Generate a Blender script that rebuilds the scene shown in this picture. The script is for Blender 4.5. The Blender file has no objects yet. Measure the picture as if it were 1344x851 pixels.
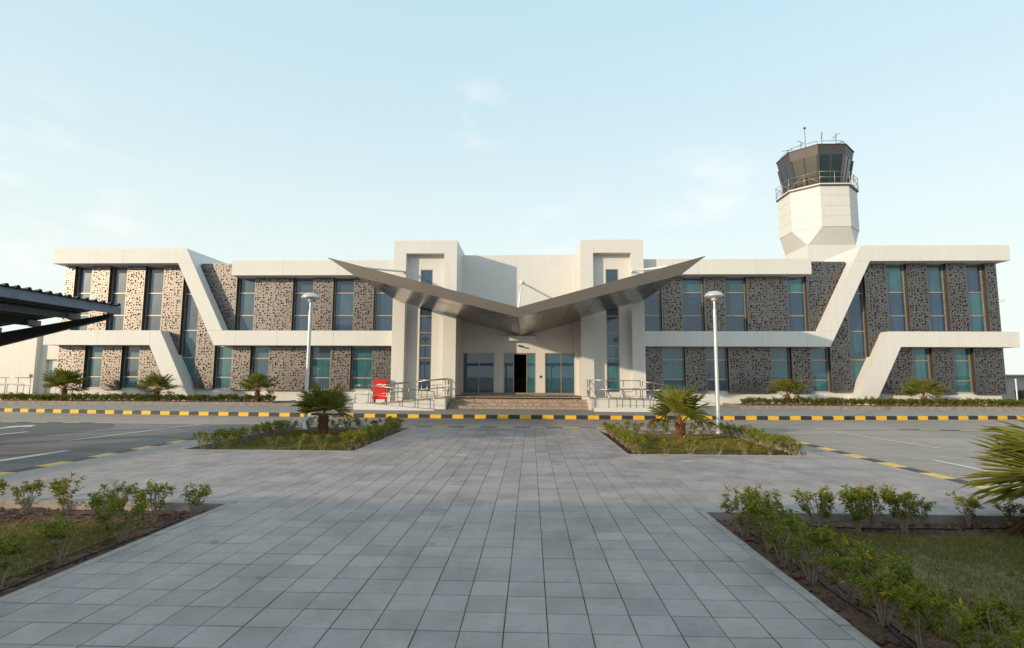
import bpy, bmesh, math, random
import numpy as np
from mathutils import Vector, Matrix, Euler
R_ = math.radians
scene = bpy.context.scene
col = scene.collection

# ------------------------------------------------------------------ camera
cam_d = bpy.data.cameras.new('camera'); cam = bpy.data.objects.new('camera', cam_d); col.objects.link(cam)
scene.camera = cam
cam_d.sensor_width = 36.0; cam_d.lens = 697.7 / 1344 * 36.0
cam_d.clip_start = 0.05; cam_d.clip_end = 6000
PIT, YAW, ROL = R_(5.733), R_(-2.045), R_(0.2615)
fw = Vector((math.sin(YAW)*math.cos(PIT), math.cos(YAW)*math.cos(PIT), math.sin(PIT)))
rt = Vector((math.cos(YAW), -math.sin(YAW), 0)); up = rt.cross(fw)
r2 = rt*math.cos(ROL) + up*math.sin(ROL); u2 = -rt*math.sin(ROL) + up*math.cos(ROL)
m = Matrix.Identity(4)
for i in range(3):
    m[i][0] = r2[i]; m[i][1] = u2[i]; m[i][2] = -fw[i]
m.translation = Vector((0.794, 0.0, 1.719))
cam.matrix_world = m

# ------------------------------------------------------------------ world, sun, exposure
SUN_AZ = R_(52.0); SUN_EL = R_(13.5)
to_sun = Vector((-math.sin(SUN_AZ)*math.cos(SUN_EL), -math.cos(SUN_AZ)*math.cos(SUN_EL), math.sin(SUN_EL)))
world = bpy.data.worlds.new('World'); scene.world = world; world.use_nodes = True
wn = world.node_tree; wn.nodes.clear()
wo = wn.nodes.new('ShaderNodeOutputWorld'); bg = wn.nodes.new('ShaderNodeBackground')
sky = wn.nodes.new('ShaderNodeTexSky'); sky.sky_type = 'NISHITA'; sky.sun_disc = False
sky.sun_elevation = SUN_EL; sky.sun_rotation = math.atan2(to_sun.x, to_sun.y)
sky.altitude = 0; sky.air_density = 1.0; sky.dust_density = 2.0; sky.ozone_density = 1.2
SKY_STR = 0.15
bg.inputs['Strength'].default_value = SKY_STR
# thin veil of high haze: the clear sky is mixed with a pale even veil, and a few faint clouds
veil = wn.nodes.new('ShaderNodeMix'); veil.data_type = 'RGBA'; veil.inputs['Factor'].default_value = 0.72
veil.inputs['B'].default_value = (3.65, 5.0, 5.5, 1)
tc = wn.nodes.new('ShaderNodeTexCoord')
mp = wn.nodes.new('ShaderNodeMapping'); mp.inputs['Scale'].default_value = (2.2, 1.0, 4.2); mp.inputs['Location'].default_value = (3.1, 0.4, 0.2)
nz = wn.nodes.new('ShaderNodeTexNoise'); nz.inputs['Scale'].default_value = 5.0; nz.inputs['Detail'].default_value = 7; nz.inputs['Roughness'].default_value = 0.55
cr = wn.nodes.new('ShaderNodeMapRange'); cr.inputs['From Min'].default_value = 0.44; cr.inputs['From Max'].default_value = 0.72; cr.inputs['To Max'].default_value = 1.0
cl = wn.nodes.new('ShaderNodeMix'); cl.data_type = 'RGBA'; cl.inputs['B'].default_value = (5.9, 5.7, 5.4, 1)
L = wn.links.new
L(sky.outputs[0], veil.inputs['A']); L(tc.outputs['Generated'], mp.inputs[0]); L(mp.outputs[0], nz.inputs[0])
L(nz.outputs[0], cr.inputs[0])
csum = None
for (d_, rad, amt) in (((-.089, .888, .452), .085, .5), ((.301, .906, .297), .15, .4), ((-.701, .681, .209), .25, .5), ((.061, .964, .26), .13, .35), ((.75, .4, .5), .3, .5), ((-.6, -.6, .5), .35, .5), ((.5, -.8, .35), .3, .6)):
    vd = wn.nodes.new('ShaderNodeVectorMath'); vd.operation = 'DISTANCE'; L(tc.outputs['Generated'], vd.inputs[0]); vd.inputs[1].default_value = d_
    fo = wn.nodes.new('ShaderNodeMapRange'); fo.interpolation_type = 'SMOOTHSTEP'; fo.inputs['From Min'].default_value = rad; fo.inputs['From Max'].default_value = rad*.1; fo.inputs['To Min'].default_value = 0; fo.inputs['To Max'].default_value = amt
    L(vd.outputs['Value'], fo.inputs[0])
    if csum is None: csum = fo.outputs[0]
    else:
        ad = wn.nodes.new('ShaderNodeMath'); ad.operation = 'MAXIMUM'; L(csum, ad.inputs[0]); L(fo.outputs[0], ad.inputs[1]); csum = ad.outputs[0]
cm_ = wn.nodes.new('ShaderNodeMath'); cm_.operation = 'MULTIPLY'; L(csum, cm_.inputs[0]); L(cr.outputs[0], cm_.inputs[1]); L(cm_.outputs[0], cl.inputs['Factor']); pass
# haze whitens the sky towards the horizon, all the way round
sxyz = wn.nodes.new('ShaderNodeSeparateXYZ'); L(tc.outputs['Generated'], sxyz.inputs[0])
hz_ = wn.nodes.new('ShaderNodeMapRange'); hz_.inputs['From Min'].default_value = 0.0; hz_.inputs['From Max'].default_value = 0.62
hz_.inputs['To Min'].default_value = 0.85; hz_.inputs['To Max'].default_value = 0.0; hz_.interpolation_type = 'SMOOTHSTEP'; L(sxyz.outputs[2], hz_.inputs[0])
hm = wn.nodes.new('ShaderNodeMix'); hm.data_type = 'RGBA'; hm.inputs['B'].default_value = (4.95, 5.2, 4.8, 1)
L(hz_.outputs[0], hm.inputs['Factor']); L(veil.outputs['Result'], hm.inputs['A']); L(hm.outputs['Result'], cl.inputs['A']); L(cl.outputs['Result'], bg.inputs[0]); L(bg.outputs[0], wo.inputs[0])
sun_d = bpy.data.lights.new('sun', 'SUN'); sun = bpy.data.objects.new('sun', sun_d); col.objects.link(sun)
sun_d.energy = 2.85; sun_d.angle = R_(0.8); sun_d.color = (1.0, 0.80, 0.54)
sun.rotation_euler = to_sun.to_track_quat('Z', 'Y').to_euler()
sun.location = (-40, -30, 20)
vs = scene.view_settings; vs.view_transform = 'Standard'; vs.look = 'None'; vs.exposure = 0.38; vs.gamma = 1.0; vs.use_curve_mapping = False
scene.render.resolution_x = 1024; scene.render.resolution_y = 648

# ------------------------------------------------------------------ node material helpers
def new_mat(name):
    mt = bpy.data.materials.new(name); mt.use_nodes = True
    nt = mt.node_tree; b = nt.nodes['Principled BSDF']
    return mt, nt, b
def N(nt, t, **kw):
    n = nt.nodes.new(t)
    for k, v in kw.items():
        if hasattr(n, k): setattr(n, k, v)
        else: n.inputs[k].default_value = v
    return n
def pos(nt): return N(nt, 'ShaderNodeNewGeometry').outputs['Position']
def objc(nt): return N(nt, 'ShaderNodeTexCoord').outputs['Object']
def noise(nt, scale, detail=4, rough=.55, vec=None, stretch=None):
    n = N(nt, 'ShaderNodeTexNoise'); n.inputs['Scale'].default_value = scale
    n.inputs['Detail'].default_value = detail; n.inputs['Roughness'].default_value = rough
    v = vec if vec is not None else pos(nt)
    if stretch:
        mpn = N(nt, 'ShaderNodeMapping'); mpn.inputs['Scale'].default_value = stretch
        nt.links.new(v, mpn.inputs[0]); v = mpn.outputs[0]
    nt.links.new(v, n.inputs['Vector']); return n.outputs['Fac']
def ramp(nt, fac, stops):
    r = N(nt, 'ShaderNodeValToRGB'); e = r.color_ramp.elements
    while len(e) < len(stops): e.new(0.5)
    for el, (p_, c_) in zip(e, stops):
        el.position = p_; el.color = (*c_, 1) if len(c_) == 3 else c_
    nt.links.new(fac, r.inputs[0]); return r.outputs[0]
def mul(nt, a, b, fac=1.0, typ='MULTIPLY'):
    n = N(nt, 'ShaderNodeMix'); n.data_type = 'RGBA'; n.blend_type = typ; n.inputs['Factor'].default_value = fac
    for s, v in (('A', a), ('B', b)):
        if isinstance(v, tuple): n.inputs[s].default_value = (*v, 1)
        else: nt.links.new(v, n.inputs[s])
    return n.outputs['Result']
def mixf(nt, f, a, b):
    n = N(nt, 'ShaderNodeMix'); n.data_type = 'RGBA'; nt.links.new(f, n.inputs['Factor'])
    for s, v in (('A', a), ('B', b)):
        if isinstance(v, tuple): n.inputs[s].default_value = (*v, 1)
        else: nt.links.new(v, n.inputs[s])
    return n.outputs['Result']
def maprange(nt, f, a, b, c, d):
    n = N(nt, 'ShaderNodeMapRange')
    for k, v in zip(('From Min', 'From Max', 'To Min', 'To Max'), (a, b, c, d)): n.inputs[k].default_value = v
    nt.links.new(f, n.inputs[0]); return n.outputs[0]
def bump(nt, b, h, strength=.3, dist=.01):
    n = N(nt, 'ShaderNodeBump'); n.inputs['Strength'].default_value = strength; n.inputs['Distance'].default_value = dist
    nt.links.new(h, n.inputs['Height']); nt.links.new(n.outputs[0], b.inputs['Normal'])
def attr(nt, name):
    return N(nt, 'ShaderNodeAttribute', attribute_name=name).outputs['Fac']
M = {}
def simple(name, c, rough=.6, metal=0., var=.12, scale=3., bscale=None, bs=.15, stretch=None):
    mt, nt, b = new_mat(name)
    f = noise(nt, scale, 5, .6, None, stretch)
    lo = tuple(max(0, x*(1-var)) for x in c); hi = tuple(min(1, x*(1+var)) for x in c)
    nt.links.new(ramp(nt, f, [(.3, lo), (.7, hi)]), b.inputs['Base Color'])
    b.inputs['Roughness'].default_value = rough; b.inputs['Metallic'].default_value = metal
    if bscale: bump(nt, b, noise(nt, bscale, 3), bs)
    M[name] = mt; return mt

# white render with faint dirt runs
def mk_white(name, c, var=.05):
    mt, nt, b = new_mat(name)
    f1 = noise(nt, 0.6, 4, .6); f2 = noise(nt, 1.3, 5, .65, None, (4, 4, .22))
    a = ramp(nt, f1, [(.3, tuple(x*(1-var) for x in c)), (.7, c)])
    s = ramp(nt, f2, [(.36, (.958, .952, .945)), (.56, (1, 1, 1))])
    nt.links.new(mul(nt, a, s, .8), b.inputs['Base Color']); b.inputs['Roughness'].default_value = .55
    bump(nt, b, noise(nt, 60, 2), .05)
    M[name] = mt
mk_white('white_wall', (.675, .666, .65)); mk_white('cream_clad', (.64, .626, .595), .05); mk_white('annex_wall', (.70, .68, .64), .07)
simple('granite', (.34, .27, .225), .5, 0, .5, 11)
simple('granite_dark', (.26, .22, .19), .5, 0, .3, 26)
simple('steel', (.40, .38, .36), .3, .9, .1, 6)
simple('lamp_metal', (.58, .59, .60), .38, .35, .08, 4)
simple('bronze', (.072, .062, .066), .5, .25, .12, 4)
simple('frame_metal', (.40, .31, .23), .4, .55, .1, 4)
simple('dark_metal', (.035, .037, .043), .5, .2, .2, 3)
simple('carport_trim', (.16, .20, .27), .5, .1, .15, 3)
simple('carport_sheet', (.055, .058, .065), .55, .25, .2, 2, None, .1, (1, 6, 1))
simple('carport_grey', (.30, .30, .31), .5, .1, .1, 3)
simple('backing', (.075, .05, .036), .8, 0, .25, 4)
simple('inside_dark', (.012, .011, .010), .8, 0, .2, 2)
simple('soil', (.115, .058, .038), .95, 0, .55, 14, 55, .8)
simple('lawn_earth', (.14, .115, .04), .95, 0, .4, 9, 50, .6)
simple('clod', (.15, .074, .046), .95, 0, .45, 30, 70, .6)
simple('hose', (.012, .012, .013), .45, 0, .2, 10)
simple('red_paint', (.62, .02, .02), .35, 0, .08, 5)
simple('white_paint', (.80, .80, .79), .5, 0, .08, 6)
simple('bin_dark', (.03, .03, .036), .5, 0, .2, 5)
simple('terracotta', (.24, .14, .09), .8, 0, .2, 8)
simple('flower', (.55, .06, .07), .6, 0, .3, 20)
simple('twig', (.31, .235, .17), .85, 0, .3, 30)
simple('planter_stone', (.25, .205, .17), .8, 0, .25, 5, 30, .3)
simple('sidewalk', (.30, .29, .28), .8, 0, .14, 3, 40, .15)
simple('far_wall', (.34, .33, .33), .8, 0, .08, .5)
simple('ground_sand', (.26, .21, .16), .95, 0, .25, .3)
simple('lamp_glass', (.5, .5, .48), .25, 0, .05, 4)
simple('interior_warm', (.08, .05, .035), .6, 0, .2, 3)

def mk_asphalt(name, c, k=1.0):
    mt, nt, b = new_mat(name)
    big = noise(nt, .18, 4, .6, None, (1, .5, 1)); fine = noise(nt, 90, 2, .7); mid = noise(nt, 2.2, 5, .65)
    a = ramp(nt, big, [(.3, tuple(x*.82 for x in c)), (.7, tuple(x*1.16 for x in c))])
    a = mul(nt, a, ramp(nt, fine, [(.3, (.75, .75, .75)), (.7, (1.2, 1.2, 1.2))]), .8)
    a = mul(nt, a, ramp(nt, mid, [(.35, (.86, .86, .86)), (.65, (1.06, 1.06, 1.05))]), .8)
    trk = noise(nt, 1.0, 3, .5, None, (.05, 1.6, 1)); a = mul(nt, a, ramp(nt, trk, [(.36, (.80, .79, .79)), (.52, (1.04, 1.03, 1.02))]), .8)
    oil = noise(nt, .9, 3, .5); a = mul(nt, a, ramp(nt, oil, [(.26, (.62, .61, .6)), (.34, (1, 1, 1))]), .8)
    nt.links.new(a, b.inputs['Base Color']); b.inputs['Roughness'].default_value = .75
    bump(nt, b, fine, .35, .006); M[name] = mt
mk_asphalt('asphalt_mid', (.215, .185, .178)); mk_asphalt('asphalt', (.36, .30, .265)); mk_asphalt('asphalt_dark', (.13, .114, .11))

# paving: tint per tile from an attribute, fine grain, stains
mt, nt, b = new_mat('paver')
t = attr(nt, 'tint')
base = ramp(nt, t, [(0, (.265, .224, .220)), (.35, (.335, .281, .274)), (.65, (.375, .315, .305)), (1, (.44, .374, .352))])
g = noise(nt, 130, 3, .7); st = noise(nt, 1.1, 6, .7); st2 = noise(nt, 9, 5, .7)
c_ = mul(nt, base, ramp(nt, g, [(.3, (.84, .84, .84)), (.7, (1.12, 1.12, 1.12))]), .8)
c_ = mul(nt, c_, ramp(nt, st, [(.34, (.68, .67, .66)), (.55, (1, 1, 1)), (.75, (1.1, 1.09, 1.07))]), .9)
c_ = mul(nt, c_, ramp(nt, st2, [(.30, (.80, .78, .75)), (.48, (1, 1, 1))]), .7)
dust = maprange(nt, noise(nt, .55, 6, .7), .55, .75, 0, .42)
c_ = mixf(nt, dust, c_, (.40, .335, .275))
spots = noise(nt, 3.1, 2, .4)
c_ = mul(nt, c_, ramp(nt, spots, [(.22, (.55, .53, .52)), (.29, (1, 1, 1))]), .8)
nt.links.new(c_, b.inputs['Base Color'])
nt.links.new(maprange(nt, st, .3, .7, .40, .56), b.inputs['Roughness'])
bump(nt, b, g, .25, .004); M['paver'] = mt
simple('joint', (.105, .085, .072), .95, 0, .4, 8)
simple('edging', (.33, .29, .265), .8, 0, .22, 7, 60, .25)

def mk_paint(name, c, under):
    mt, nt, b = new_mat(name)
    f = noise(nt, 14, 6, .75); w = noise(nt, 2.5, 3)
    k = maprange(nt, f, .66, .78, 0, .7)
    a = mixf(nt, k, ramp(nt, w, [(.3, tuple(x*.84 for x in c)), (.7, c)]), under)
    nt.links.new(a, b.inputs['Base Color']); b.inputs['Roughness'].default_value = .6; M[name] = mt
mk_paint('paint_yellow', (.80, .46, .025), (.30, .22, .12)); mk_paint('paint_black', (.028, .028, .032), (.09, .085, .08))
mk_paint('paint_white_road', (.66, .64, .60), (.14, .13, .12)); mk_paint('paint_yellow_worn', (.80, .52, .13), (.30, .24, .15))
mk_paint('paint_black_worn', (.06, .06, .065), (.12, .115, .11))

# perforated metal screen: irregular holes cut right through a bronze-grey sheet
mt, nt, b = new_mat('screen_metal')
sep = N(nt, 'ShaderNodeSeparateXYZ'); nt.links.new(pos(nt), sep.inputs[0])
cmb = N(nt, 'ShaderNodeCombineXYZ'); nt.links.new(sep.outputs[0], cmb.inputs[0]); nt.links.new(sep.outputs[2], cmb.inputs[1])
wob = N(nt, 'ShaderNodeTexNoise'); wob.inputs['Scale'].default_value = 11; wob.inputs['Detail'].default_value = 2
nt.links.new(cmb.outputs[0], wob.inputs['Vector'])
wv = N(nt, 'ShaderNodeVectorMath', operation='MULTIPLY_ADD'); nt.links.new(wob.outputs['Color'], wv.inputs[0])
wv.inputs[1].default_value = (.03, .03, 0); nt.links.new(cmb.outputs[0], wv.inputs[2])
def holes(scale, r0, r1, p_on):
    vo = N(nt, 'ShaderNodeTexVoronoi', voronoi_dimensions='2D'); vo.inputs['Scale'].default_value = scale; vo.inputs['Randomness'].default_value = .75
    nt.links.new(wv.outputs[0], vo.inputs['Vector'])
    sc = N(nt, 'ShaderNodeSeparateColor'); nt.links.new(vo.outputs['Color'], sc.inputs[0])
    rr = maprange(nt, sc.outputs[0], 0, 1, r0, r1)
    lt = N(nt, 'ShaderNodeMath', operation='LESS_THAN'); nt.links.new(vo.outputs['Distance'], lt.inputs[0]); nt.links.new(rr, lt.inputs[1])
    on = N(nt, 'ShaderNodeMath', operation='LESS_THAN'); nt.links.new(sc.outputs[1], on.inputs[0]); on.inputs[1].default_value = p_on
    a = N(nt, 'ShaderNodeMath', operation='MULTIPLY'); nt.links.new(lt.outputs[0], a.inputs[0]); nt.links.new(on.outputs[0], a.inputs[1])
    return a.outputs[0]
h1 = holes(7.0, .15, .36, .93); h2 = holes(16, .14, .34, .2)
mx = N(nt, 'ShaderNodeMath', operation='MAXIMUM'); nt.links.new(h1, mx.inputs[0]); nt.links.new(h2, mx.inputs[1])
fb = noise(nt, 1.1, 3)
nt.links.new(ramp(nt, fb, [(.3, (.176, .160, .155)), (.7, (.210, .192, .185))]), b.inputs['Base Color'])
b.inputs['Metallic'].default_value = 1.0; b.inputs['Roughness'].default_value = .43
tr = N(nt, 'ShaderNodeBsdfTransparent'); ms = N(nt, 'ShaderNodeMixShader')
nt.links.new(mx.outputs[0], ms.inputs[0]); nt.links.new(b.outputs[0], ms.inputs[1]); nt.links.new(tr.outputs[0], ms.inputs[2])
nt.links.new(ms.outputs[0], nt.nodes['Material Output'].inputs['Surface']); M['screen_metal'] = mt
simple('screen_rim', (.205, .186, .177), .43, 1.0, .09, 1.1)
simple('screen_solid', (.075, .066, .06), .5, .5, .1, 2)
# canopy cladding: polished bronze-brown metal sheet
mt, nt, b = new_mat('canopy_metal')
nt.links.new(ramp(nt, noise(nt, .8, 3), [(.3, (.225, .19, .165)), (.7, (.26, .22, .19))]), b.inputs['Base Color'])
b.inputs['Metallic'].default_value = .85
nt.links.new(maprange(nt, noise(nt, 1.7, 4), .3, .7, .16, .26), b.inputs['Roughness'])
bump(nt, b, noise(nt, .9, 2), .05, .05); M['canopy_metal'] = mt
simple('fascia_metal', (.16, .133, .115), .42, .55, .06, 1.0)

def mk_glass(name, c, refl=.32, rough=.015, blend=.35):
    mt, nt, b = new_mat(name)
    fold = noise(nt, 2.4, 4, .6, None, (3.2, 3.2, .35)); blk = noise(nt, .9, 1, .4)
    fc = mul(nt, ramp(nt, fold, [(.3, tuple(q*.78 for q in c)), (.7, tuple(min(1, q*1.22) for q in c))]), ramp(nt, blk, [(.35, (.7, .72, .78)), (.62, (1.15, 1.12, 1.1))]), .9)
    nt.links.new(fc, b.inputs['Base Color']); b.inputs['Roughness'].default_value = .35
    gl = N(nt, 'ShaderNodeBsdfGlossy'); gl.inputs['Roughness'].default_value = rough; gl.inputs['Color'].default_value = (.66, .80, .95, 1)
    lw = N(nt, 'ShaderNodeLayerWeight'); lw.inputs['Blend'].default_value = blend
    k = maprange(nt, lw.outputs['Fresnel'], 0, 1, refl, 1.0)
    ms = N(nt, 'ShaderNodeMixShader'); nt.links.new(k, ms.inputs[0]); nt.links.new(b.outputs[0], ms.inputs[1]); nt.links.new(gl.outputs[0], ms.inputs[2])
    bn = N(nt, 'ShaderNodeBump'); bn.inputs['Strength'].default_value = .02; bn.inputs['Distance'].default_value = .05
    nt.links.new(noise(nt, .7, 2), bn.inputs['Height']); nt.links.new(bn.outputs[0], gl.inputs['Normal'])
    nt.links.new(ms.outputs[0], nt.nodes['Material Output'].inputs['Surface']); M[name] = mt
mk_glass('glass_blue', (.010, .038, .085), .03); mk_glass('glass_teal', (.018, .115, .138), .03); mk_glass('glass_mid', (.014, .068, .105), .035)
mk_glass('glass_cab', (.005, .026, .03), .0, .015, .14); mk_glass('glass_cab_green', (.006, .012, .006), .0, .015, .12)

def mk_leaf(name, dark, light, yellow, trans=.3, rough=.5):
    mt, nt, b = new_mat(name)
    t = attr(nt, 'tint')
    c_ = ramp(nt, t, [(0, dark), (.6, light), (.88, light), (1, yellow)])
    c_ = mul(nt, c_, ramp(nt, noise(nt, 18, 3), [(.3, (.82, .82, .82)), (.7, (1.12, 1.12, 1.1))]), .8)
    nt.links.new(c_, b.inputs['Base Color']); b.inputs['Roughness'].default_value = rough
    tl = N(nt, 'ShaderNodeBsdfTranslucent'); nt.links.new(c_, tl.inputs[0])
    ms = N(nt, 'ShaderNodeMixShader'); ms.inputs[0].default_value = trans
    nt.links.new(b.outputs[0], ms.inputs[1]); nt.links.new(tl.outputs[0], ms.inputs[2])
    nt.links.new(ms.outputs[0], nt.nodes['Material Output'].inputs['Surface']); M[name] = mt
mk_leaf('shrub_leaf', (.12, .175, .014), (.30, .29, .022), (.58, .40, .026), .45)
mk_leaf('hedge_leaf', (.13, .17, .02), (.25, .26, .028), (.33, .27, .035), .45)
mk_leaf('grass', (.115, .105, .020), (.225, .18, .036), (.38, .27, .085), .25, .7)
mk_leaf('palm_leaf', (.10, .125, .018), (.21, .205, .026), (.38, .27, .05), .36)
mk_leaf('palm_dry', (.10, .06, .022), (.20, .115, .035), (.27, .17, .06), .15, .7)
simple('petiole', (.27, .135, .04), .6, 0, .4, 9)
simple('palm_trunk', (.20, .085, .042), .9, 0, .55, 30, 40, .5)

# ------------------------------------------------------------------ object helpers
def base_of(parent):
    v = Vector((0, 0, 0))
    while parent is not None:
        v += parent.location; parent = parent.parent
    return v
def link(name, me, mats, parent=None, kind=None):
    o = bpy.data.objects.new(name, me); col.objects.link(o)
    if parent is not None: o.parent = parent
    if mats is not None:
        for k in (mats if isinstance(mats, (list, tuple)) else [mats]): me.materials.append(M[k])
    if kind: o['kind'] = kind
    return o
def mesh(name, vs_, fs, mats, parent=None, kind=None, midx=None, smooth=False):
    o_ = base_of(parent); me = bpy.data.meshes.new(name)
    me.from_pydata([tuple(Vector(v) - o_) for v in vs_], [], fs)
    if midx: me.polygons.foreach_set('material_index', midx)
    if smooth: me.polygons.foreach_set('use_smooth', [True]*len(me.polygons))
    me.update(); return link(name, me, mats, parent, kind)
def np_mesh(name, V, T, mats, parent=None, kind=None, tint=None, smooth=False):
    V = np.asarray(V, float); T = np.asarray(T, int)
    o_ = np.array(base_of(parent)); me = bpy.data.meshes.new(name)
    me.vertices.add(len(V)); me.vertices.foreach_set('co', (V - o_).ravel())
    k = T.shape[1]; me.loops.add(T.size); me.loops.foreach_set('vertex_index', T.ravel())
    me.polygons.add(len(T)); me.polygons.foreach_set('loop_start', np.arange(0, T.size, k)); me.polygons.foreach_set('loop_total', np.full(len(T), k))
    me.polygons.foreach_set('use_smooth', np.full(len(T), smooth, bool))
    me.update(calc_edges=True)
    if tint is not None:
        a = me.attributes.new('tint', 'FLOAT', 'POINT'); a.data.foreach_set('value', np.asarray(tint, float))
    return link(name, me, mats, parent, kind) if mats is not None else me
class MB:
    def __init__(s): s.v = []; s.f = []; s.mi = []
    def add(s, vs_, fs, mi=0):
        n = len(s.v); s.v += [tuple(v) for v in vs_]; s.f += [tuple(i+n for i in f) for f in fs]; s.mi += [mi]*len(fs)
    def box(s, x0, x1, y0, y1, z0, z1, mi=0):
        s.add([(x0,y0,z0),(x1,y0,z0),(x1,y1,z0),(x0,y1,z0),(x0,y0,z1),(x1,y0,z1),(x1,y1,z1),(x0,y1,z1)],
              [(0,3,2,1),(4,5,6,7),(0,1,5,4),(1,2,6,5),(2,3,7,6),(3,0,4,7)], mi)
    def prism(s, pts, y0, y1, mi=0):          # polygon in XZ (ccw seen from -Y) extruded along Y
        n = len(pts)
        s.add([(x, y0, z) for x, z in pts] + [(x, y1, z) for x, z in pts],
              [tuple(range(n)), tuple(range(2*n-1, n-1, -1))] + [(i, i+n, (i+1) % n+n, (i+1) % n) for i in range(n)], mi)
    def tube(s, a, b, ra, rb=None, n=8, mi=0, caps=True):
        a = Vector(a); b = Vector(b); rb = ra if rb is None else rb
        d = (b-a).normalized(); x = d.orthogonal().normalized(); y = d.cross(x)
        vs_ = []
        for c, r in ((a, ra), (b, rb)):
            for i in range(n):
                t_ = 2*math.pi*i/n; vs_.append(c + x*(r*math.cos(t_)) + y*(r*math.sin(t_)))
        fs = [(i, (i+1) % n, (i+1) % n+n, i+n) for i in range(n)]
        if caps: fs += [tuple(range(n-1, -1, -1)), tuple(range(n, 2*n))]
        s.add(vs_, fs, mi)
    def lathe(s, prof, c, n=20, mi=0):
        vs_ = []
        for r, z in prof:
            for i in range(n):
                t_ = 2*math.pi*i/n; vs_.append((c[0]+r*math.cos(t_), c[1]+r*math.sin(t_), c[2]+z))
        fs = []
        for j in range(len(prof)-1):
            for i in range(n): fs.append((j*n+i, j*n+(i+1) % n, (j+1)*n+(i+1) % n, (j+1)*n+i))
        s.add(vs_, fs, mi)
    def out(s, name, mats, parent=None, kind=None, smooth=False):
        return mesh(name, s.v, s.f, mats, parent, kind, s.mi, smooth)
def box(name, x0, x1, y0, y1, z0, z1, mats, parent=None, kind=None):
    b_ = MB(); b_.box(x0, x1, y0, y1, z0, z1); return b_.out(name, mats, parent, kind)
def prism(name, pts, y0, y1, mats, parent=None):
    b_ = MB(); b_.prism(pts, y0, y1); return b_.out(name, mats, parent)
def rod(name, pts, r, mats, parent=None, n=8):
    b_ = MB()
    for a, c in zip(pts[:-1], pts[1:]): b_.tube(a, c, r, r, n)
    return b_.out(name, mats, parent, None, True)
def thing(name, label, cat, loc, group=None):
    o = bpy.data.objects.new(name, None); col.objects.link(o); o.location = loc; o.empty_display_size = .3
    return tag(o, label, cat, group)
def tag(o, label, cat, group=None):
    o['label'] = label; o['category'] = cat
    if group: o['group'] = group
    return o
def copy_tree(o, parent=None):
    c = o.copy(); col.objects.link(c); c.parent = parent
    for ch in [q for q in o.children]: copy_tree(ch, c)
    return c
rnd = random.Random(7)

# ================================================================== SETTING
ZA = -.012                                             # asphalt level; paving surface is z = 0
g_ = mesh('ground', [(-2500,-2500,-.4),(2500,-2500,-.4),(2500,2500,-.4),(-2500,2500,-.4)], [(0,1,2,3)], 'ground_sand', None, 'structure')
def kerbY(x): return 22.6 + .0036*x*x
xs = np.linspace(-46, 46, 93)
def sheet(name, x0, x1, y0, y1, z, holes_, mat):          # flat sheet with rectangular openings
    gx = sorted({x0, x1, *[h[0] for h in holes_], *[h[1] for h in holes_]}); gy = sorted({y0, y1, *[h[2] for h in holes_], *[h[3] for h in holes_]})
    gx = [q for q in gx if x0 <= q <= x1]; gy = [q for q in gy if y0 <= q <= y1]
    V = [(a, b_, z) for b_ in gy for a in gx]; Fq = []; k = len(gx)
    for j in range(len(gy)-1):
        for i in range(k-1):
            cx, cy = (gx[i]+gx[i+1])/2, (gy[j]+gy[j+1])/2
            if not any(h[0] < cx < h[1] and h[2] < cy < h[3] for h in holes_): Fq.append((j*k+i, j*k+i+1, (j+1)*k+i+1, (j+1)*k+i))
    return V, Fq
beds = [(-8.15, -3.33, 1.3, 7.27), (3.05, 7.75, 1.3, 7.17), (-7.38, -3.33, 12.5, 18.2), (3.02, 7.2, 12.4, 17.75)]
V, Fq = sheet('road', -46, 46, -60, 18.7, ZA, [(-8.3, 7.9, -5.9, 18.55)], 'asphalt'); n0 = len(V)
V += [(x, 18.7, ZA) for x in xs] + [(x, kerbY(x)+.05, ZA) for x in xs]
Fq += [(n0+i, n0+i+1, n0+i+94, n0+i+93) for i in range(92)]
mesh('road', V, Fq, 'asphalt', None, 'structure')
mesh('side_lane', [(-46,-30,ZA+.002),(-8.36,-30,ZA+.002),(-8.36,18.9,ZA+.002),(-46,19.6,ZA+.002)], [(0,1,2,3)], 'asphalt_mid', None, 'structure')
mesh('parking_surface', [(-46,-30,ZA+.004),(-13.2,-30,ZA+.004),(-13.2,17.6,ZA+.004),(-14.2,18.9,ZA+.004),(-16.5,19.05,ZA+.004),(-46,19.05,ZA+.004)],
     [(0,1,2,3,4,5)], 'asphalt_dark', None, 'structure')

# sidewalk behind the far kerb: cross-fall up towards the building wings
def sw_z(x, t_):
    a = min(1, max(0, (abs(x)-5)/9)); a = a*a*(3-2*a)
    return .13 + t_*(.03 + .20*a)
V = []; Fc = []; nT = 8
for i, x in enumerate(xs):
    for j in range(nT+1):
        t_ = j/nT; y0 = kerbY(x)+.14; V.append((x, y0+(29.0-y0)*t_, sw_z(x, min(1, t_*1.6))))
for i in range(len(xs)-1):
    for j in range(nT):
        a = i*(nT+1)+j; Fc.append((a, a+nT+1, a+nT+2, a+1))
sidewalk = mesh('sidewalk', V, Fc, 'sidewalk', None, 'structure')

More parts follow.
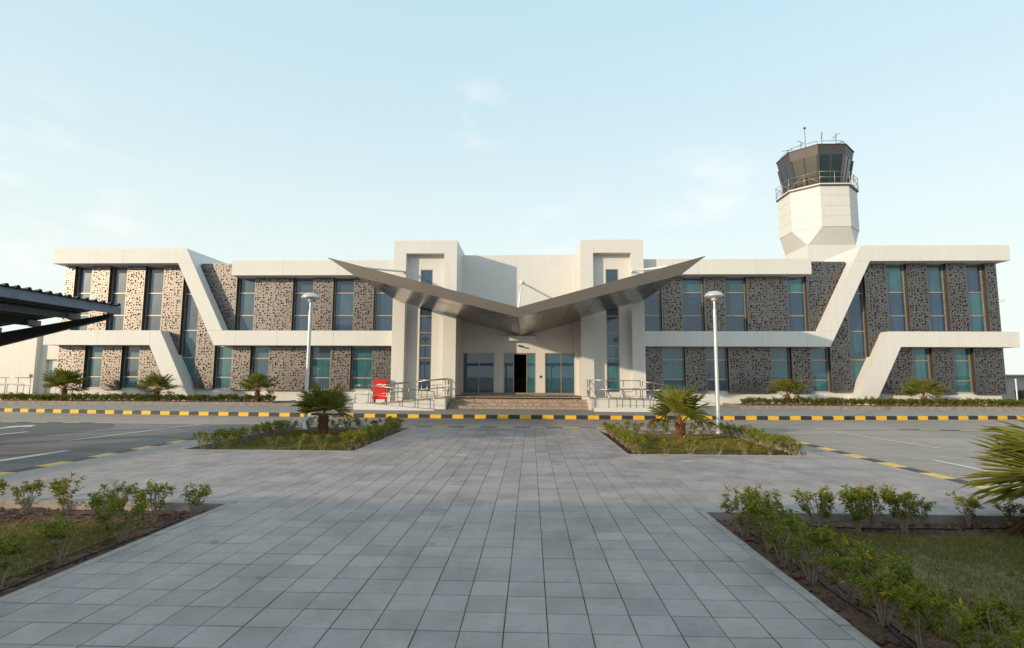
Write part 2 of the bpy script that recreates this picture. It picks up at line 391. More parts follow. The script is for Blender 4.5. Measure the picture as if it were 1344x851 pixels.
# painted kerb: every block its own piece
x = -34.0; k = 0; BL = .475
while x < 34:
    ds = BL / math.sqrt(1 + (.0072*x)**2)
    x1 = x + ds - .006; y0, y1 = kerbY(x), kerbY(x1)
    b_ = MB(); w_ = .15; zt = .14 + rnd.uniform(-.003, .003); dy = rnd.uniform(-.006, .006); y0 += dy; y1 += dy
    b_.add([(x,y0,ZA),(x1,y1,ZA),(x1,y1+w_,ZA),(x,y0+w_,ZA),(x,y0,zt-.015),(x1,y1,zt-.015),(x1,y1+.015,zt),(x,y0+.015,zt),(x1,y1+w_,zt),(x,y0+w_,zt)],
           [(0,1,5,4),(4,5,6,7),(7,6,8,9),(1,2,8,6,5),(3,0,4,7,9),(2,3,9,8)])
    if not (-8.9 < x < -8.0):
        b_.out('kerb_block', 'paint_yellow' if k % 2 else 'paint_black', sidewalk)
    x += ds; k += 1
# dropped kerb by the left lamp
box('kerb_ramp', -8.95, -7.6, kerbY(8), kerbY(8)+.9, ZA, .05, 'sidewalk', sidewalk)

# ---------------- paved plaza
PX0, PX1, PY1 = -8.35, 7.95, 18.6
TS = .3; GX, GY = .9114, 3.7909
plaza = mesh('plaza_paving', *sheet('plaza', PX0, PX1, -6, PY1, -.009, beds, 'joint'), 'joint', None, 'structure')
cells = []
for i in range(-40, 40):
    for j in range(-34, 60):
        x0 = GX+i*TS; x1 = x0+TS; y0 = GY+j*TS; y1 = y0+TS
        rects = [(max(x0, PX0), min(x1, PX1), max(y0, -6), min(y1, PY1))]
        for (bx0, bx1, by0, by1) in beds:
            e = .10; o_ = []
            for (a, c, d, f) in rects:
                X0, X1, Y0, Y1 = bx0-e, bx1+e, by0-e, by1+e
                if a >= X1 or c <= X0 or d >= Y1 or f <= Y0: o_.append((a, c, d, f)); continue
                if a < X0: o_.append((a, X0, d, f))
                if c > X1: o_.append((X1, c, d, f))
                a2, c2 = max(a, X0), min(c, X1)
                if d < Y0: o_.append((a2, c2, d, Y0))
                if f > Y1: o_.append((a2, c2, Y1, f))
            rects = o_
        for (a, c, d, f) in rects:
            if c-a > .03 and f-d > .03: cells.append((a, c, d, f))
def in_view(x, y):
    p_ = Vector((x, y, 0)) - m.translation; z = p_.dot(fw)
    if z < .3: return False
    return abs(p_.dot(r2)/z) < .98 and -.64 < p_.dot(u2)/z < .6
TG = .0036
def tile_geo(a, c, d, f, z, tlt):
    g1 = TG; g2 = TG+.004
    zz = [z + tlt[0]*sx + tlt[1]*sy for sx, sy in ((-1,-1),(1,-1),(1,1),(-1,1))]
    V = [(a+g1,d+g1,-.02),(c-g1,d+g1,-.02),(c-g1,f-g1,-.02),(a+g1,f-g1,-.02)]
    V += [(a+g1,d+g1,zz[0]-.003),(c-g1,d+g1,zz[1]-.003),(c-g1,f-g1,zz[2]-.003),(a+g1,f-g1,zz[3]-.003)]
    V += [(a+g2,d+g2,zz[0]),(c-g2,d+g2,zz[1]),(c-g2,f-g2,zz[2]),(a+g2,f-g2,zz[3])]
    Fq = [(8,9,10,11)]
    for q in range(4):
        r = (q+1) % 4; Fq += [(q, r, r+4, q+4), (q+4, r+4, r+8, q+8)]
    return V, Fq
full = [q for q in cells if abs(q[1]-q[0]-TS) < .004 and abs(q[3]-q[2]-TS) < .004]
vis = sorted([q for q in full if in_view((q[0]+q[1])/2, (q[2]+q[3])/2)], key=lambda q: ((q[0]+q[1])/2-.79)**2 + ((q[2]+q[3])/2)**2)[:300]
near = set(vis); tr_ = random.Random(3)
def tint_val(): 
    return min(1, max(0, tr_.gauss(.5, .15)))
variants = []
for q in range(24):
    V, Fq = tile_geo(-.15, .15, -.15, .15, tr_.uniform(-.0015, .0010), (tr_.uniform(-.0006, .0006), tr_.uniform(-.0006, .0006)))
    me = np_mesh('tile', V, Fq, None, None, None, [tint_val()]*12); me.materials.append(M['paver']); variants.append(me)
for q in vis:
    o = bpy.data.objects.new('tile', tr_.choice(variants)); col.objects.link(o); o.parent = plaza
    o.location = ((q[0]+q[1])/2 + tr_.uniform(-.0012, .0012), (q[2]+q[3])/2 + tr_.uniform(-.0012, .0012), 0)
Vs = []; Fs = []; tn = []
for q in cells:
    if q in near: continue
    V, Fq = tile_geo(*q, tr_.uniform(-.0015, .0010), (tr_.uniform(-.0005, .0005), tr_.uniform(-.0005, .0005)))
    n = len(Vs); Vs += V; Fs += [tuple(a+n for a in f) for f in Fq]; tn += [tint_val()]*12
np_mesh('tile_field', Vs, Fs, 'paver', plaza, 'stuff', tn)

# flush painted edging round the plaza
def flush(xa, ya, xb, yb, w_, n_off=0, L_=.6):
    d = Vector((xb-xa, yb-ya, 0)); n_ = int(d.length/L_); d.normalize(); nrm = Vector((-d.y, d.x, 0)); 
    for i in range(n_):
        a = Vector((xa, ya, 0)) + d*(i*L_+.004); c = Vector((xa, ya, 0)) + d*((i+1)*L_-.004)
        z0, z1 = -.03, .003
        V = [a, c, c+nrm*w_, a+nrm*w_]
        mesh('edging_block', [(v.x, v.y, z0) for v in V] + [(v.x, v.y, z1) for v in V],
             [(0,3,2,1),(4,5,6,7),(0,1,5,4),(1,2,6,5),(2,3,7,6),(3,0,4,7)],
             'paint_yellow_worn' if (i+n_off) % 2 else 'paint_black_worn', plaza)
flush(-8.35, 6.95, -8.35, 18.6, .25, 0)
flush(8.2, 6.7, 8.2, 18.6, .25, 0)
flush(-8.35, 18.61, 8.11, 18.61, .14, 1, .57)

# ---------------- planted beds in the plaza
soils = []
def bed(x0, x1, y0, y1, lawn):
    hx, hy = int((x1-x0)/.09), int((y1-y0)/.09); rs = np.random.RandomState(int(abs(x0*100)))
    X, Y = np.meshgrid(np.linspace(x0, x1, hx), np.linspace(y0, y1, hy)); Z = -.10 + rs.uniform(-.022, .025, X.shape)
    Z += .015*np.sin(X*5+Y*3)*np.cos(Y*4-X*2)
    for a in (Z[0], Z[-1], Z[:, 0], Z[:, -1]): a -= .02
    V = np.stack([X.ravel(), Y.ravel(), Z.ravel()], 1)
    idx = np.arange(hx*hy).reshape(hy, hx)
    Fq = np.stack([idx[:-1, :-1].ravel(), idx[:-1, 1:].ravel(), idx[1:, 1:].ravel(), idx[1:, :-1].ravel()], 1)
    V[:, 2] += .0
    so = np_mesh('planting_bed', V, Fq, 'soil', None, 'structure', None, True); soils.append(so)
    # cut below the paving joint sheet is hidden: the sheet is lower than the soil only outside the bed
    # clods
    Vs = []; Fs = []; ox = [(1,0,0),(-1,0,0),(0,1,0),(0,-1,0),(0,0,1),(0,0,-1)]
    of = [(0,2,4),(2,1,4),(1,3,4),(3,0,4),(2,0,5),(1,2,5),(3,1,5),(0,3,5)]
    nC = int((x1-x0)*(y1-y0)*170) if y1 < 9 else int((x1-x0)*(y1-y0)*18)
    for q in range(nC):
        px, py = rnd.uniform(x0+.04, x1-.04), rnd.uniform(y0+.04, y1-.04)
        if lawn[0] < px < lawn[1] and lawn[2] < py < lawn[3]: continue
        s = rnd.uniform(.008, .03)*(1 if rnd.random() < .9 else 1.6); a = rnd.uniform(0, 6.28); n = len(Vs)
        for (ux, uy, uz) in ox:
            k_ = s*rnd.uniform(.7, 1.25); Vs.append((px+k_*(ux*math.cos(a)-uy*math.sin(a)), py+k_*(ux*math.sin(a)+uy*math.cos(a)), -.088+k_*uz*.75))
        Fs += [tuple(i+n for i in f) for f in of]
    np_mesh('soil_clods', Vs, Fs, 'clod', so, 'stuff')
    # concrete edging stones, flush with the paving
    e = .095
    def stone(a, c, d, f):
        bb = MB(); z = rnd.uniform(-.001, .006); ch = .006
        bb.add([(a,d,-.22),(c,d,-.22),(c,f,-.22),(a,f,-.22),(a,d,z-ch),(c,d,z-ch),(c,f,z-ch),(a,f,z-ch),(a+ch,d+ch,z),(c-ch,d+ch,z),(c-ch,f-ch,z),(a+ch,f-ch,z)],
               [(8,9,10,11)] + [t_ for q in range(4) for t_ in ((q,(q+1)%4,(q+1)%4+4,q+4),(q+4,(q+1)%4+4,(q+1)%4+8,q+8))])
        bb.out('edging_stone', 'edging', so)
    L_ = .9
    for (xa, xb) in ((x0-e, x0), (x1, x1+e)):
        y = y0
        while y < y1-.05: stone(xa, xb, y+.003, min(y+L_, y1)-.003); y += L_
    for (ya, yb) in ((y0-e, y0), (y1, y1+e)):
        x = x0-e
        while x < x1+e-.05: stone(x+.003, min(x+L_, x1+e)-.003, ya, yb); x += L_
    return so
lawns = [(-7.5, -3.85, 1.6, 6.45), (3.72, 7.5, 1.6, 6.5), (-6.9, -3.8, 13.0, 17.6), (3.55, 6.75, 12.85, 17.3)]
for q, l in zip(beds, lawns): bed(*q, l)

def lawn(rect, n, h, w_, seed, label):
    rs = np.random.RandomState(seed); x0, x1, y0, y1 = rect
    # patchy density, ragged border
    px = rs.uniform(x0-.08, x1+.08, n*2); py = rs.uniform(y0-.08, y1+.08, n*2)
    f = .5+.28*np.sin(px*2.3+1.3*np.sin(py*1.7))+.25*np.sin(py*3.1+px*1.2+2)+.2*np.sin(px*7.1)*np.sin(py*6.3)
    edge = np.minimum(np.minimum(px-x0, x1-px), np.minimum(py-y0, y1-py))
    keep = (rs.uniform(0, 1, n*2) < .18+.8*f) & (edge > rs.uniform(-.08, .06, n*2)); px, py, f = px[keep][:n], py[keep][:n], f[keep][:n]; n = len(px)
    hh = h*rs.uniform(.5, 1.25, n); a = rs.uniform(0, 6.283, n); le = rs.uniform(.25, 1.1, n)*hh; ww = w_*rs.uniform(.7, 1.3, n)
    bx, by = np.cos(a)*ww, np.sin(a)*ww; la = rs.uniform(0, 6.283, n)
    z0 = np.full(n, -.072)
    V = np.stack([np.stack([px-bx, py-by, z0], 1), np.stack([px+bx, py+by, z0], 1), np.stack([px+np.cos(la)*le, py+np.sin(la)*le, z0+hh], 1)], 1).reshape(-1, 3)
    T = np.arange(n*3).reshape(-1, 3); tint = np.clip(.30+.30*f+rs.normal(0, .2, n), 0, 1)
    box('lawn_base', x0, x1, y0, y1, -.11, -.068, 'lawn_earth', soils[lawns.index(rect)])
    o = np_mesh('lawn_grass', V, T, 'grass', None, 'stuff', np.repeat(tint, 3)); o['label'] = label; o['category'] = 'grass'
lawn(lawns[1], 95000, .042, .0035, 1, 'short patchy lawn beside the large palm with drying fronds')
lawn(lawns[0], 55000, .05, .004, 2, 'small dark lawn behind the sparse shrubs in shade')
lawn(lawns[2], 30000, .055, .007, 3, 'lawn under the dark green palm in the shaded island bed')
lawn(lawns[3], 30000, .055, .007, 4, 'lawn under the golden palm in the sunlit island bed')

# drip hoses
def hose(pts, label):
    P_ = []
    for (a, c) in zip(pts[:-1], pts[1:]):
        n_ = max(2, int((Vector(c)-Vector(a)).length/.25))
        for i in range(n_):
            t_ = i/n_; P_.append((a[0]+(c[0]-a[0])*t_+rnd.uniform(-.018, .018), a[1]+(c[1]-a[1])*t_+rnd.uniform(-.018, .018), -.068+rnd.uniform(-.004, .008)))
    o = rod('drip_hose', P_, .0085, 'hose', None, 6); return tag(o, label, 'hose')
hose([(3.35,1.6),(3.36,4.2),(3.33,6.85)], 'black drip hose on the soil beside the long shrub row, next to the paving')
hose([(3.47,1.6),(3.42,4.0),(3.5,6.6)], 'black drip hose on the soil between the long shrub row and the lawn')
hose([(3.33,6.86),(5.1,6.72),(7.6,6.95)], 'black drip hose under the shrub row leading to the large drying-frond palm')
hose([(-3.6,1.6),(-3.62,4.6),(-3.55,6.9)], 'black drip hose on soil beside the sparse shaded shrubs')
hose([(-7.9,6.92),(-5.4,6.85),(-3.6,6.95)], 'black drip hose along the back of the bed of sparse shrubs')

# ---------------- road markings
def mark(name, pts, mat, z=ZA+.009):
    mesh(name, [(x, y, z) for x, y in pts], [tuple(range(len(pts)))], mat, road_marks)
road_marks = bpy.data.objects['road']
mark('lane_line', [(-11.53,13.7),(-11.41,13.7),(-10.96,19.25),(-11.08,19.25)], 'paint_white_road')
mark('lane_line', [(-11.07,19.27),(-8.9,19.32),(-8.9,19.44),(-11.07,19.39)], 'paint_white_road')
mark('lane_line', [(10.56,18.9),(11.0,13.98),(11.12,13.98),(10.68,18.9)], 'paint_white_road')
mark('lane_line', [(10.56,18.93),(14.0,19.08),(14.0,19.22),(10.56,19.07)], 'paint_white_road')
mark('lane_dash', [(-10.16,8.6),(-9.82,8.6),(-9.78,12.1),(-9.98,12.1)], 'paint_white_road')
mark('lane_dash', [(9.36,9.6),(9.5,9.6),(9.5,12.0),(9.36,12.0)], 'paint_white_road')
for xc in (-26,-22.5,-19,-15.5,-12,-4.3,-1.2,2.4,5.6,11.1,15,18.9,22.8,26.5):
    y0, y1 = kerbY(xc-.75)-1.05, kerbY(xc+.75)-1.05
    mark('lane_dash', [(xc-.75,y0-.05),(xc+.75,y1-.05),(xc+.75,y1+.05),(xc-.75,y0+.05)], 'paint_white_road')
for i in range(12):
    x0 = -14.55-i*.6; mark('island_edge', [(x0-.59,19.08),(x0,19.08),(x0,19.26),(x0-.59,19.26)], 'paint_yellow_worn' if i % 2 == 0 else 'paint_black_worn')
for i in range(12):
    x0 = 13.5+i*.62; y = 18.95-.32*min(i, 5)/5*1.2
    mark('island_edge', [(x0,y),(x0+.6,y-.06),(x0+.6,y+.14),(x0,y+.2)], 'paint_yellow_worn' if i % 2 else 'paint_black_worn')
mark('arrow_mark', [(-16.6,16.6),(-16.35,16.6),(-16.3,17.5),(-15.95,17.5),(-16.45,18.2),(-16.95,17.5),(-16.6,17.5)], 'paint_white_road')
mark('lane_dash', [(-14.7,14.2),(-14.55,14.2),(-14.55,16.0),(-14.7,16.0)], 'paint_white_road')
mark('lane_line', [(-24,20.0),(-15.2,20.0),(-15.2,20.1),(-24,20.1)], 'paint_white_road')
# ================================================================== TERMINAL BUILDING
YB, YP, YG, YBK = 27.83, 28.5, 28.76, 29.0
B = thing('terminal_building', 'long two-storey white terminal with zigzag bands, perforated screens and a winged entrance canopy', 'building', (0.1, 27.2, 0.1))
W = 'white_wall'
def sx(s, a, b): return (a, b) if s > 0 else (-b, -a)
def sp(s, pts): return pts if s > 0 else [(-x, z) for x, z in pts][::-1]
Z1, Z2, Z3, Z4 = 3.36, 4.15, 7.83, 8.65
TWI = {1: 6.6, -1: 6.4}
for s in (1, -1):
    tw = TWI[s]
    # mass behind the screens
    a, b_ = sx(s, 3.2, 25.2); box('wall', a, b_, YBK, 44, .1, 7.80, W, B)
    a, b_ = sx(s, tw-.2, 25.22); box('plinth', a, b_, 28.70, YBK-.003, .1, 1.0, W, B)
    a, b_ = sx(s, tw-.2, 25.24); box('sill', a, b_, 28.66, YBK-.003, 1.003, 1.03, 'cream_clad', B)
    # bands: middle band in segments, diagonals, upper slab, parapet, lower band
    seg = [tw-.3, 9.7, 12.75, 15.0]
    for p_, q in zip(seg[:-1], seg[1:]):
        a, c = sx(s, p_+.004, q-.004); box('band_panel', a, c, YB, YP+.45, Z1, Z2, W, B)
    prism('band_knee', sp(s, [(15.004,Z1),(16.17,Z1),(16.57,Z2),(15.75,Z2),(15.004,Z2)]), YB, YP+.42, W, B)
    prism('band_diagonal', sp(s, [(15.755,Z2+.006),(16.577,Z2+.006),(18.42,Z3),(17.595,Z3)]), YB+.002, YP-.03, W, B)
    prism('roof_slab', sp(s, [(17.60,Z3+.006),(21.5,Z3+.006),(21.5,Z4),(18.0,Z4)]), YB, 42, W, B)
    prism('roof_slab', sp(s, [(21.508,Z3+.006),(25.5,Z3+.006),(25.5,Z4),(21.508,Z4)]), YB, 42, W, B)
    seg = [tw-.3, 9.6, 12.6, 15.42]
    for p_, q in zip(seg[:-1], seg[1:]):
        a, c = sx(s, p_+.004, q-.004); box('parapet', a, c, YB, YP+.45, 7.15, 7.96, W, B)
    prism('band_diagonal', sp(s, [(17.22,.3),(18.18,.3),(19.70,Z1),(19.70,Z2),(19.15,Z2)]), YB, 28.74, W, B)
    for p_, q in ((19.708, 22.6), (22.608, 25.6)):
        a, c = sx(s, p_, q); box('band_panel', a, c, YB, YP+.45, Z1, Z2, W, B)
# roof mass of the outer wings
for s in (1, -1):
    a, b_ = sx(s, 18.4, 25.2); box('roof_wall', a, b_, 42.01, 43.8, 7.8, Z4-.3, W, B)

# perforated screen boxes
def screen(x0, x1, z0, z1):
    b_ = MB(); g = .006
    x0 += g; x1 -= g; z0 += g; z1 -= g; y0, y1, yk = YP, YG+.05, YP+.12
    q = .045
    b_.add([(x0+q,y0,z0+q),(x1-q,y0,z0+q),(x1-q,y0,z1-q),(x0+q,y0,z1-q)], [(0,1,2,3)], 0)
    b_.add([(x0,y0,z0),(x1,y0,z0),(x1,y0,z1),(x0,y0,z1),(x0+q,y0,z0+q),(x1-q,y0,z0+q),(x1-q,y0,z1-q),(x0+q,y0,z1-q)], [(0,1,5,4),(1,2,6,5),(2,3,7,6),(3,0,4,7)], 3)
    b_.add([(x0,yk,z0),(x1,yk,z0),(x1,yk,z1),(x0,yk,z1)], [(0,1,2,3)], 1)
    b_.add([(x0,y0,z0),(x1,y0,z0),(x1,y0,z1),(x0,y0,z1),(x0,y1,z0),(x1,y1,z0),(x1,y1,z1),(x0,y1,z1)], [(0,4,5,1),(1,5,6,2),(2,6,7,3),(3,7,4,0)], 2)
    b_.out('screen_panel', ['screen_metal', 'backing', 'screen_solid', 'screen_rim'], B)
gl_r = random.Random(5)
def window(x0, x1, z0, z1, trans, glz):
    f = MB(); w_ = .045; y0, y1 = YG-.05, YG+.03
    f.box(x0+.004, x0+w_, y0, y1, z0, z1); f.box(x1-w_, x1-.004, y0, y1, z0, z1)
    f.box(x0+w_, x1-w_, y0, y1, z0, z0+w_); f.box(x0+w_, x1-w_, y0, y1, z1-w_, z1)
    for t_ in trans: f.box(x0+w_, x1-w_, y0, y1, t_-.03, t_+.03)
    o = f.out('window', 'frame_metal', B)
    zz = [z0+w_] + [q for t_ in trans for q in (t_-.03, t_+.03)] + [z1-w_]
    for i in range(0, len(zz), 2):
        g = glz[min(i//2, len(glz)-1)]
        mesh('pane', [(x0+w_,YG,zz[i]),(x1-w_,YG,zz[i]),(x1-w_,YG+gl_r.uniform(-.004,.004),zz[i+1]),(x0+w_,YG+gl_r.uniform(-.004,.004),zz[i+1])], [(0,1,2,3)], g, o)
UT = (5.06, 6.31); LT = (1.65, 2.69); TT = (2.72, 4.23, 6.26)
gl_up_l = [['glass_blue', 'glass_blue', 'glass_blue'], ['glass_blue', 'glass_mid', 'glass_blue']]
gl_lo_l = [['glass_teal', 'glass_teal', 'glass_teal'], ['glass_mid', 'glass_teal', 'glass_mid'], ['glass_teal', 'glass_mid', 'glass_teal']]
gl_up_r = [['glass_blue', 'glass_blue', 'glass_mid'], ['glass_blue', 'glass_blue', 'glass_teal']]
gl_lo_r = [['glass_teal', 'glass_teal', 'glass_teal'], ['glass_blue', 'glass_blue', 'glass_mid'], ['glass_teal', 'glass_teal', 'glass_teal']]
for s in (1, -1):
    tw = TWI[s]
    def sc(a, b_, z0, z1): screen(*sx(s, a, b_), z0, z1)
    def wi(a, b_, z0, z1, tr, gz): window(*sx(s, a, b_), z0, z1, tr, gz)
    gu = gl_up_r if s > 0 else gl_up_l; gl = gl_lo_r if s > 0 else gl_lo_l
    # upper storey, inner part
    for a, b_ in ((7.79,8.92),(10.05,11.18),(12.30,13.41),(13.41,14.45)): sc(a, b_, Z2, 7.15)
    for n_, (a, b_) in enumerate(((tw+.02,7.79),(8.92,10.05),(11.18,12.30),(14.45,15.46))): wi(a, b_, Z2, 7.15, UT, gu[n_ % 2])
    sc(15.46, 16.5, Z2, 7.15); sc(15.46, 16.5, 7.15, 7.95); sc(16.5, 17.56, 7.15, 7.95)
    # between the two diagonals
    sc(16.5, 17.56, 1.03, Z1); sc(16.5, 17.56, Z1, 7.15)
    wi(17.56, 18.5, 1.03, Z3, TT, ['glass_teal', 'glass_mid', 'glass_blue', 'glass_blue'])
    sc(18.5, 19.66, 1.03, Z2); sc(18.5, 19.66, Z2, Z3)
    # upper storey, outer part
    for a, b_ in ((20.71,21.76),(22.75,23.79),(24.75,25.33)): sc(a, b_, Z2, Z3)
    for n_, (a, b_) in enumerate(((19.66,20.71),(21.76,22.75),(23.79,24.75))): wi(a, b_, Z2, Z3, UT, gu[(n_+1) % 2] if n_ != 2 else ['glass_mid', 'glass_teal', 'glass_blue'])
    # ground storey
    for a, b_ in ((tw+.02,7.80),(8.96,10.09),(11.22,12.35),(12.35,13.47),(14.5,15.53)): sc(a, b_, .96, Z1)
    for n_, (a, b_) in enumerate(((7.80,8.96),(10.09,11.22),(13.47,14.5),(15.53,16.5))): wi(a, b_, 1.03, Z1, LT, gl[n_ % 3])
    for a, b_ in ((19.66,20.71),(21.71,22.8),(23.8,25.33)): sc(a, b_, .96, Z1)
    for n_, (a, b_) in enumerate(((20.71,21.71),(22.8,23.8))): wi(a, b_, 1.03, Z1, LT, gl[(n_+2) % 3])

# entrance towers with recessed window strip
for s, (xa, xb, ra, rb, wa, wb) in ((-1, (-6.4,-3.07,-5.75,-3.745,-5.06,-4.41)), (1, (3.37,6.6,4.01,5.96,4.71,5.375))):
    box('tower_pier', xa, ra, 27.2, 31, .1, 8.17, W, B); box('tower_pier', rb, xb, 27.2, 31, .1, 8.17, W, B)
    box('tower_head', xa, xb, 27.2, 31, 8.172, 8.86, W, B)
    o = MB(); yr = 27.66
    o.box(ra, wa, yr, yr+.3, .1, 8.17); o.box(wb, rb, yr, yr+.3, .1, 8.17); o.box(wa, wb, yr, yr+.3, 7.40, 8.17); o.box(wa, wb, yr, yr+.3, .1, .98)
    o.out('recess_wall', W, B)
    f = MB(); w_ = .04; y0 = yr+.03; y1 = yr+.11; tz = (1.58, 2.71, 3.37, 4.03, 4.92, 6.2)
    f.box(wa, wa+w_, y0, y1, .98, 7.4); f.box(wb-w_, wb, y0, y1, .98, 7.4); f.box(wa+w_, wb-w_, y0, y1, 7.36, 7.4); f.box(wa+w_, wb-w_, y0, y1, .98, 1.02)
    for t_ in tz: f.box(wa+w_, wb-w_, y0, y1, t_-.025, t_+.025)
    o = f.out('strip_window', 'frame_metal', B)
    zz = [1.02] + [q for t_ in tz for q in (t_-.025, t_+.025)] + [7.36]
    for i in range(0, len(zz), 2):
        g = ('glass_blue' if s < 0 or 3.3 < zz[i] else 'glass_teal')
        mesh('pane', [(wa+w_,yr+.08,zz[i]),(wb-w_,yr+.08,zz[i]),(wb-w_,yr+.08,zz[i+1]),(wa+w_,yr+.08,zz[i+1])], [(0,1,2,3)], g, o)

# recessed entrance wall with three glazed openings
YW = 29.6
o = MB(); cx0, cx1 = -3.069, 3.369; ops = [(-3.0,-1.24),(-.72,1.06),(1.58,3.34)]; zd0, zd1 = .78, 3.07
ed = [cx0] + [q for p_ in ops for q in p_] + [cx1]
for i in range(0, 8, 2): o.box(ed[i], ed[i+1], YW, YW+.35, .1, zd1)
o.box(cx0, cx1, YW, YW+.35, zd1, 8.62); o.box(cx0, cx1, YW+.35, 40, 8.2, 8.5)
o.out('entrance_wall', W, B)
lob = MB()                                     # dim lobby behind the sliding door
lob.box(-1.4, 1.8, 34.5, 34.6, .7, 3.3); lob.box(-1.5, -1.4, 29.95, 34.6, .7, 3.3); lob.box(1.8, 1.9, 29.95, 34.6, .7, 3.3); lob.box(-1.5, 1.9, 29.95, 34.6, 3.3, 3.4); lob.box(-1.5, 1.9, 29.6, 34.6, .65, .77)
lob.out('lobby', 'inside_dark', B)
box('lobby_desk', -.6, .9, 33.0, 33.4, .77, 1.75, 'interior_warm', B)
box('lobby_shelf', -.7, 1.0, 34.3, 34.45, 2.2, 2.3, 'interior_warm', B)
def door(name, x0, x1, split, gz, yy):
    f = MB(); w_ = .045
    f.box(x0, x0+w_, yy-.04, yy+.04, zd0, zd1); f.box(x1-w_, x1, yy-.04, yy+.04, zd0, zd1); f.box(x0+w_, x1-w_, yy-.04, yy+.04, zd1-w_, zd1); f.box(x0+w_, x1-w_, yy-.04, yy+.04, zd0, zd0+.06)
    for t_ in split: f.box(t_-.02, t_+.02, yy-.04, yy+.04, zd0+.06, zd1-w_)
    o = f.out(name, 'frame_metal', B); e = [x0+w_] + [q for t_ in split for q in (t_-.02, t_+.02)] + [x1-w_]
    for i in range(0, len(e), 2):
        mesh('pane', [(e[i],yy,zd0+.06),(e[i+1],yy,zd0+.06),(e[i+1],yy,zd1-w_),(e[i],yy,zd1-w_)], [(0,1,2,3)], gz, o)
door('glazed_screen', -3.0, -1.24, (-2.1,), 'glass_blue', YW+.12)
door('glazed_screen', 1.58, 3.34, (2.47,), 'glass_mid', YW+.12)
door('sliding_door', -.72, -.14, (), 'glass_mid', YW+.12); door('sliding_door', .55, 1.06, (), 'glass_teal', YW+.12)
box('door_head', -.14, .55, YW+.08, YW+.16, 3.0, 3.069, 'frame_metal', B)
box('sign_box', -.73, 1.1, YW-.32, YW-.003, 3.74, 4.0, W, B)
box('door_skirting', -3.06, 3.36, YW-.03, YW-.002, .785, .88, 'granite_dark', B).scale = (1, 1, 1)
o = MB(); o.tube((.18,YW-.002,3.50), (.18,YW-.12,3.48), .02); o.tube((.10,YW-.10,3.47), (.36,YW-.26,3.42), .045); o.out('wall_camera', 'dark_metal', B)
box('intercom', 1.29, 1.40, YW-.03, YW-.002, 1.70, 1.82, 'bin_dark', B)
o = MB(); o.lathe([(.0,-.16),(.07,-.14),(.10,-.07),(.10,0),(.0,.02)], (25.52,28.54,5.95), 12); o.box(25.335, 25.5, 28.52, 28.56, 5.93, 5.97); o.out('dome_camera', 'white_paint', B)

# canopy: V-section wing running back over the towers
CY0, CY1 = 20.2, YW-.01
tipL, tipR, notT, notB, botL, botR = (-7.17,6.36), (7.46,6.37), (.30,4.39), (.30,4.01), (-6.06,5.62), (6.52,5.64)
i_ = .03
def dn(p_, d): return (p_[0], p_[1]-d)
can = MB()
for (tp, bt) in ((tipL, botL), (tipR, botR)):
    k = 1 if tp[0] > 0 else -1
    pts = [(notB[0], notB[1]+i_), (bt[0]-k*.03, bt[1]+i_), (tp[0]-k*.06, tp[1]-.04), (notT[0], notT[1]-.02)]
    if k < 0: pts = pts[::-1]
    can.prism(pts, CY0+.03, 27.19 if True else CY1)
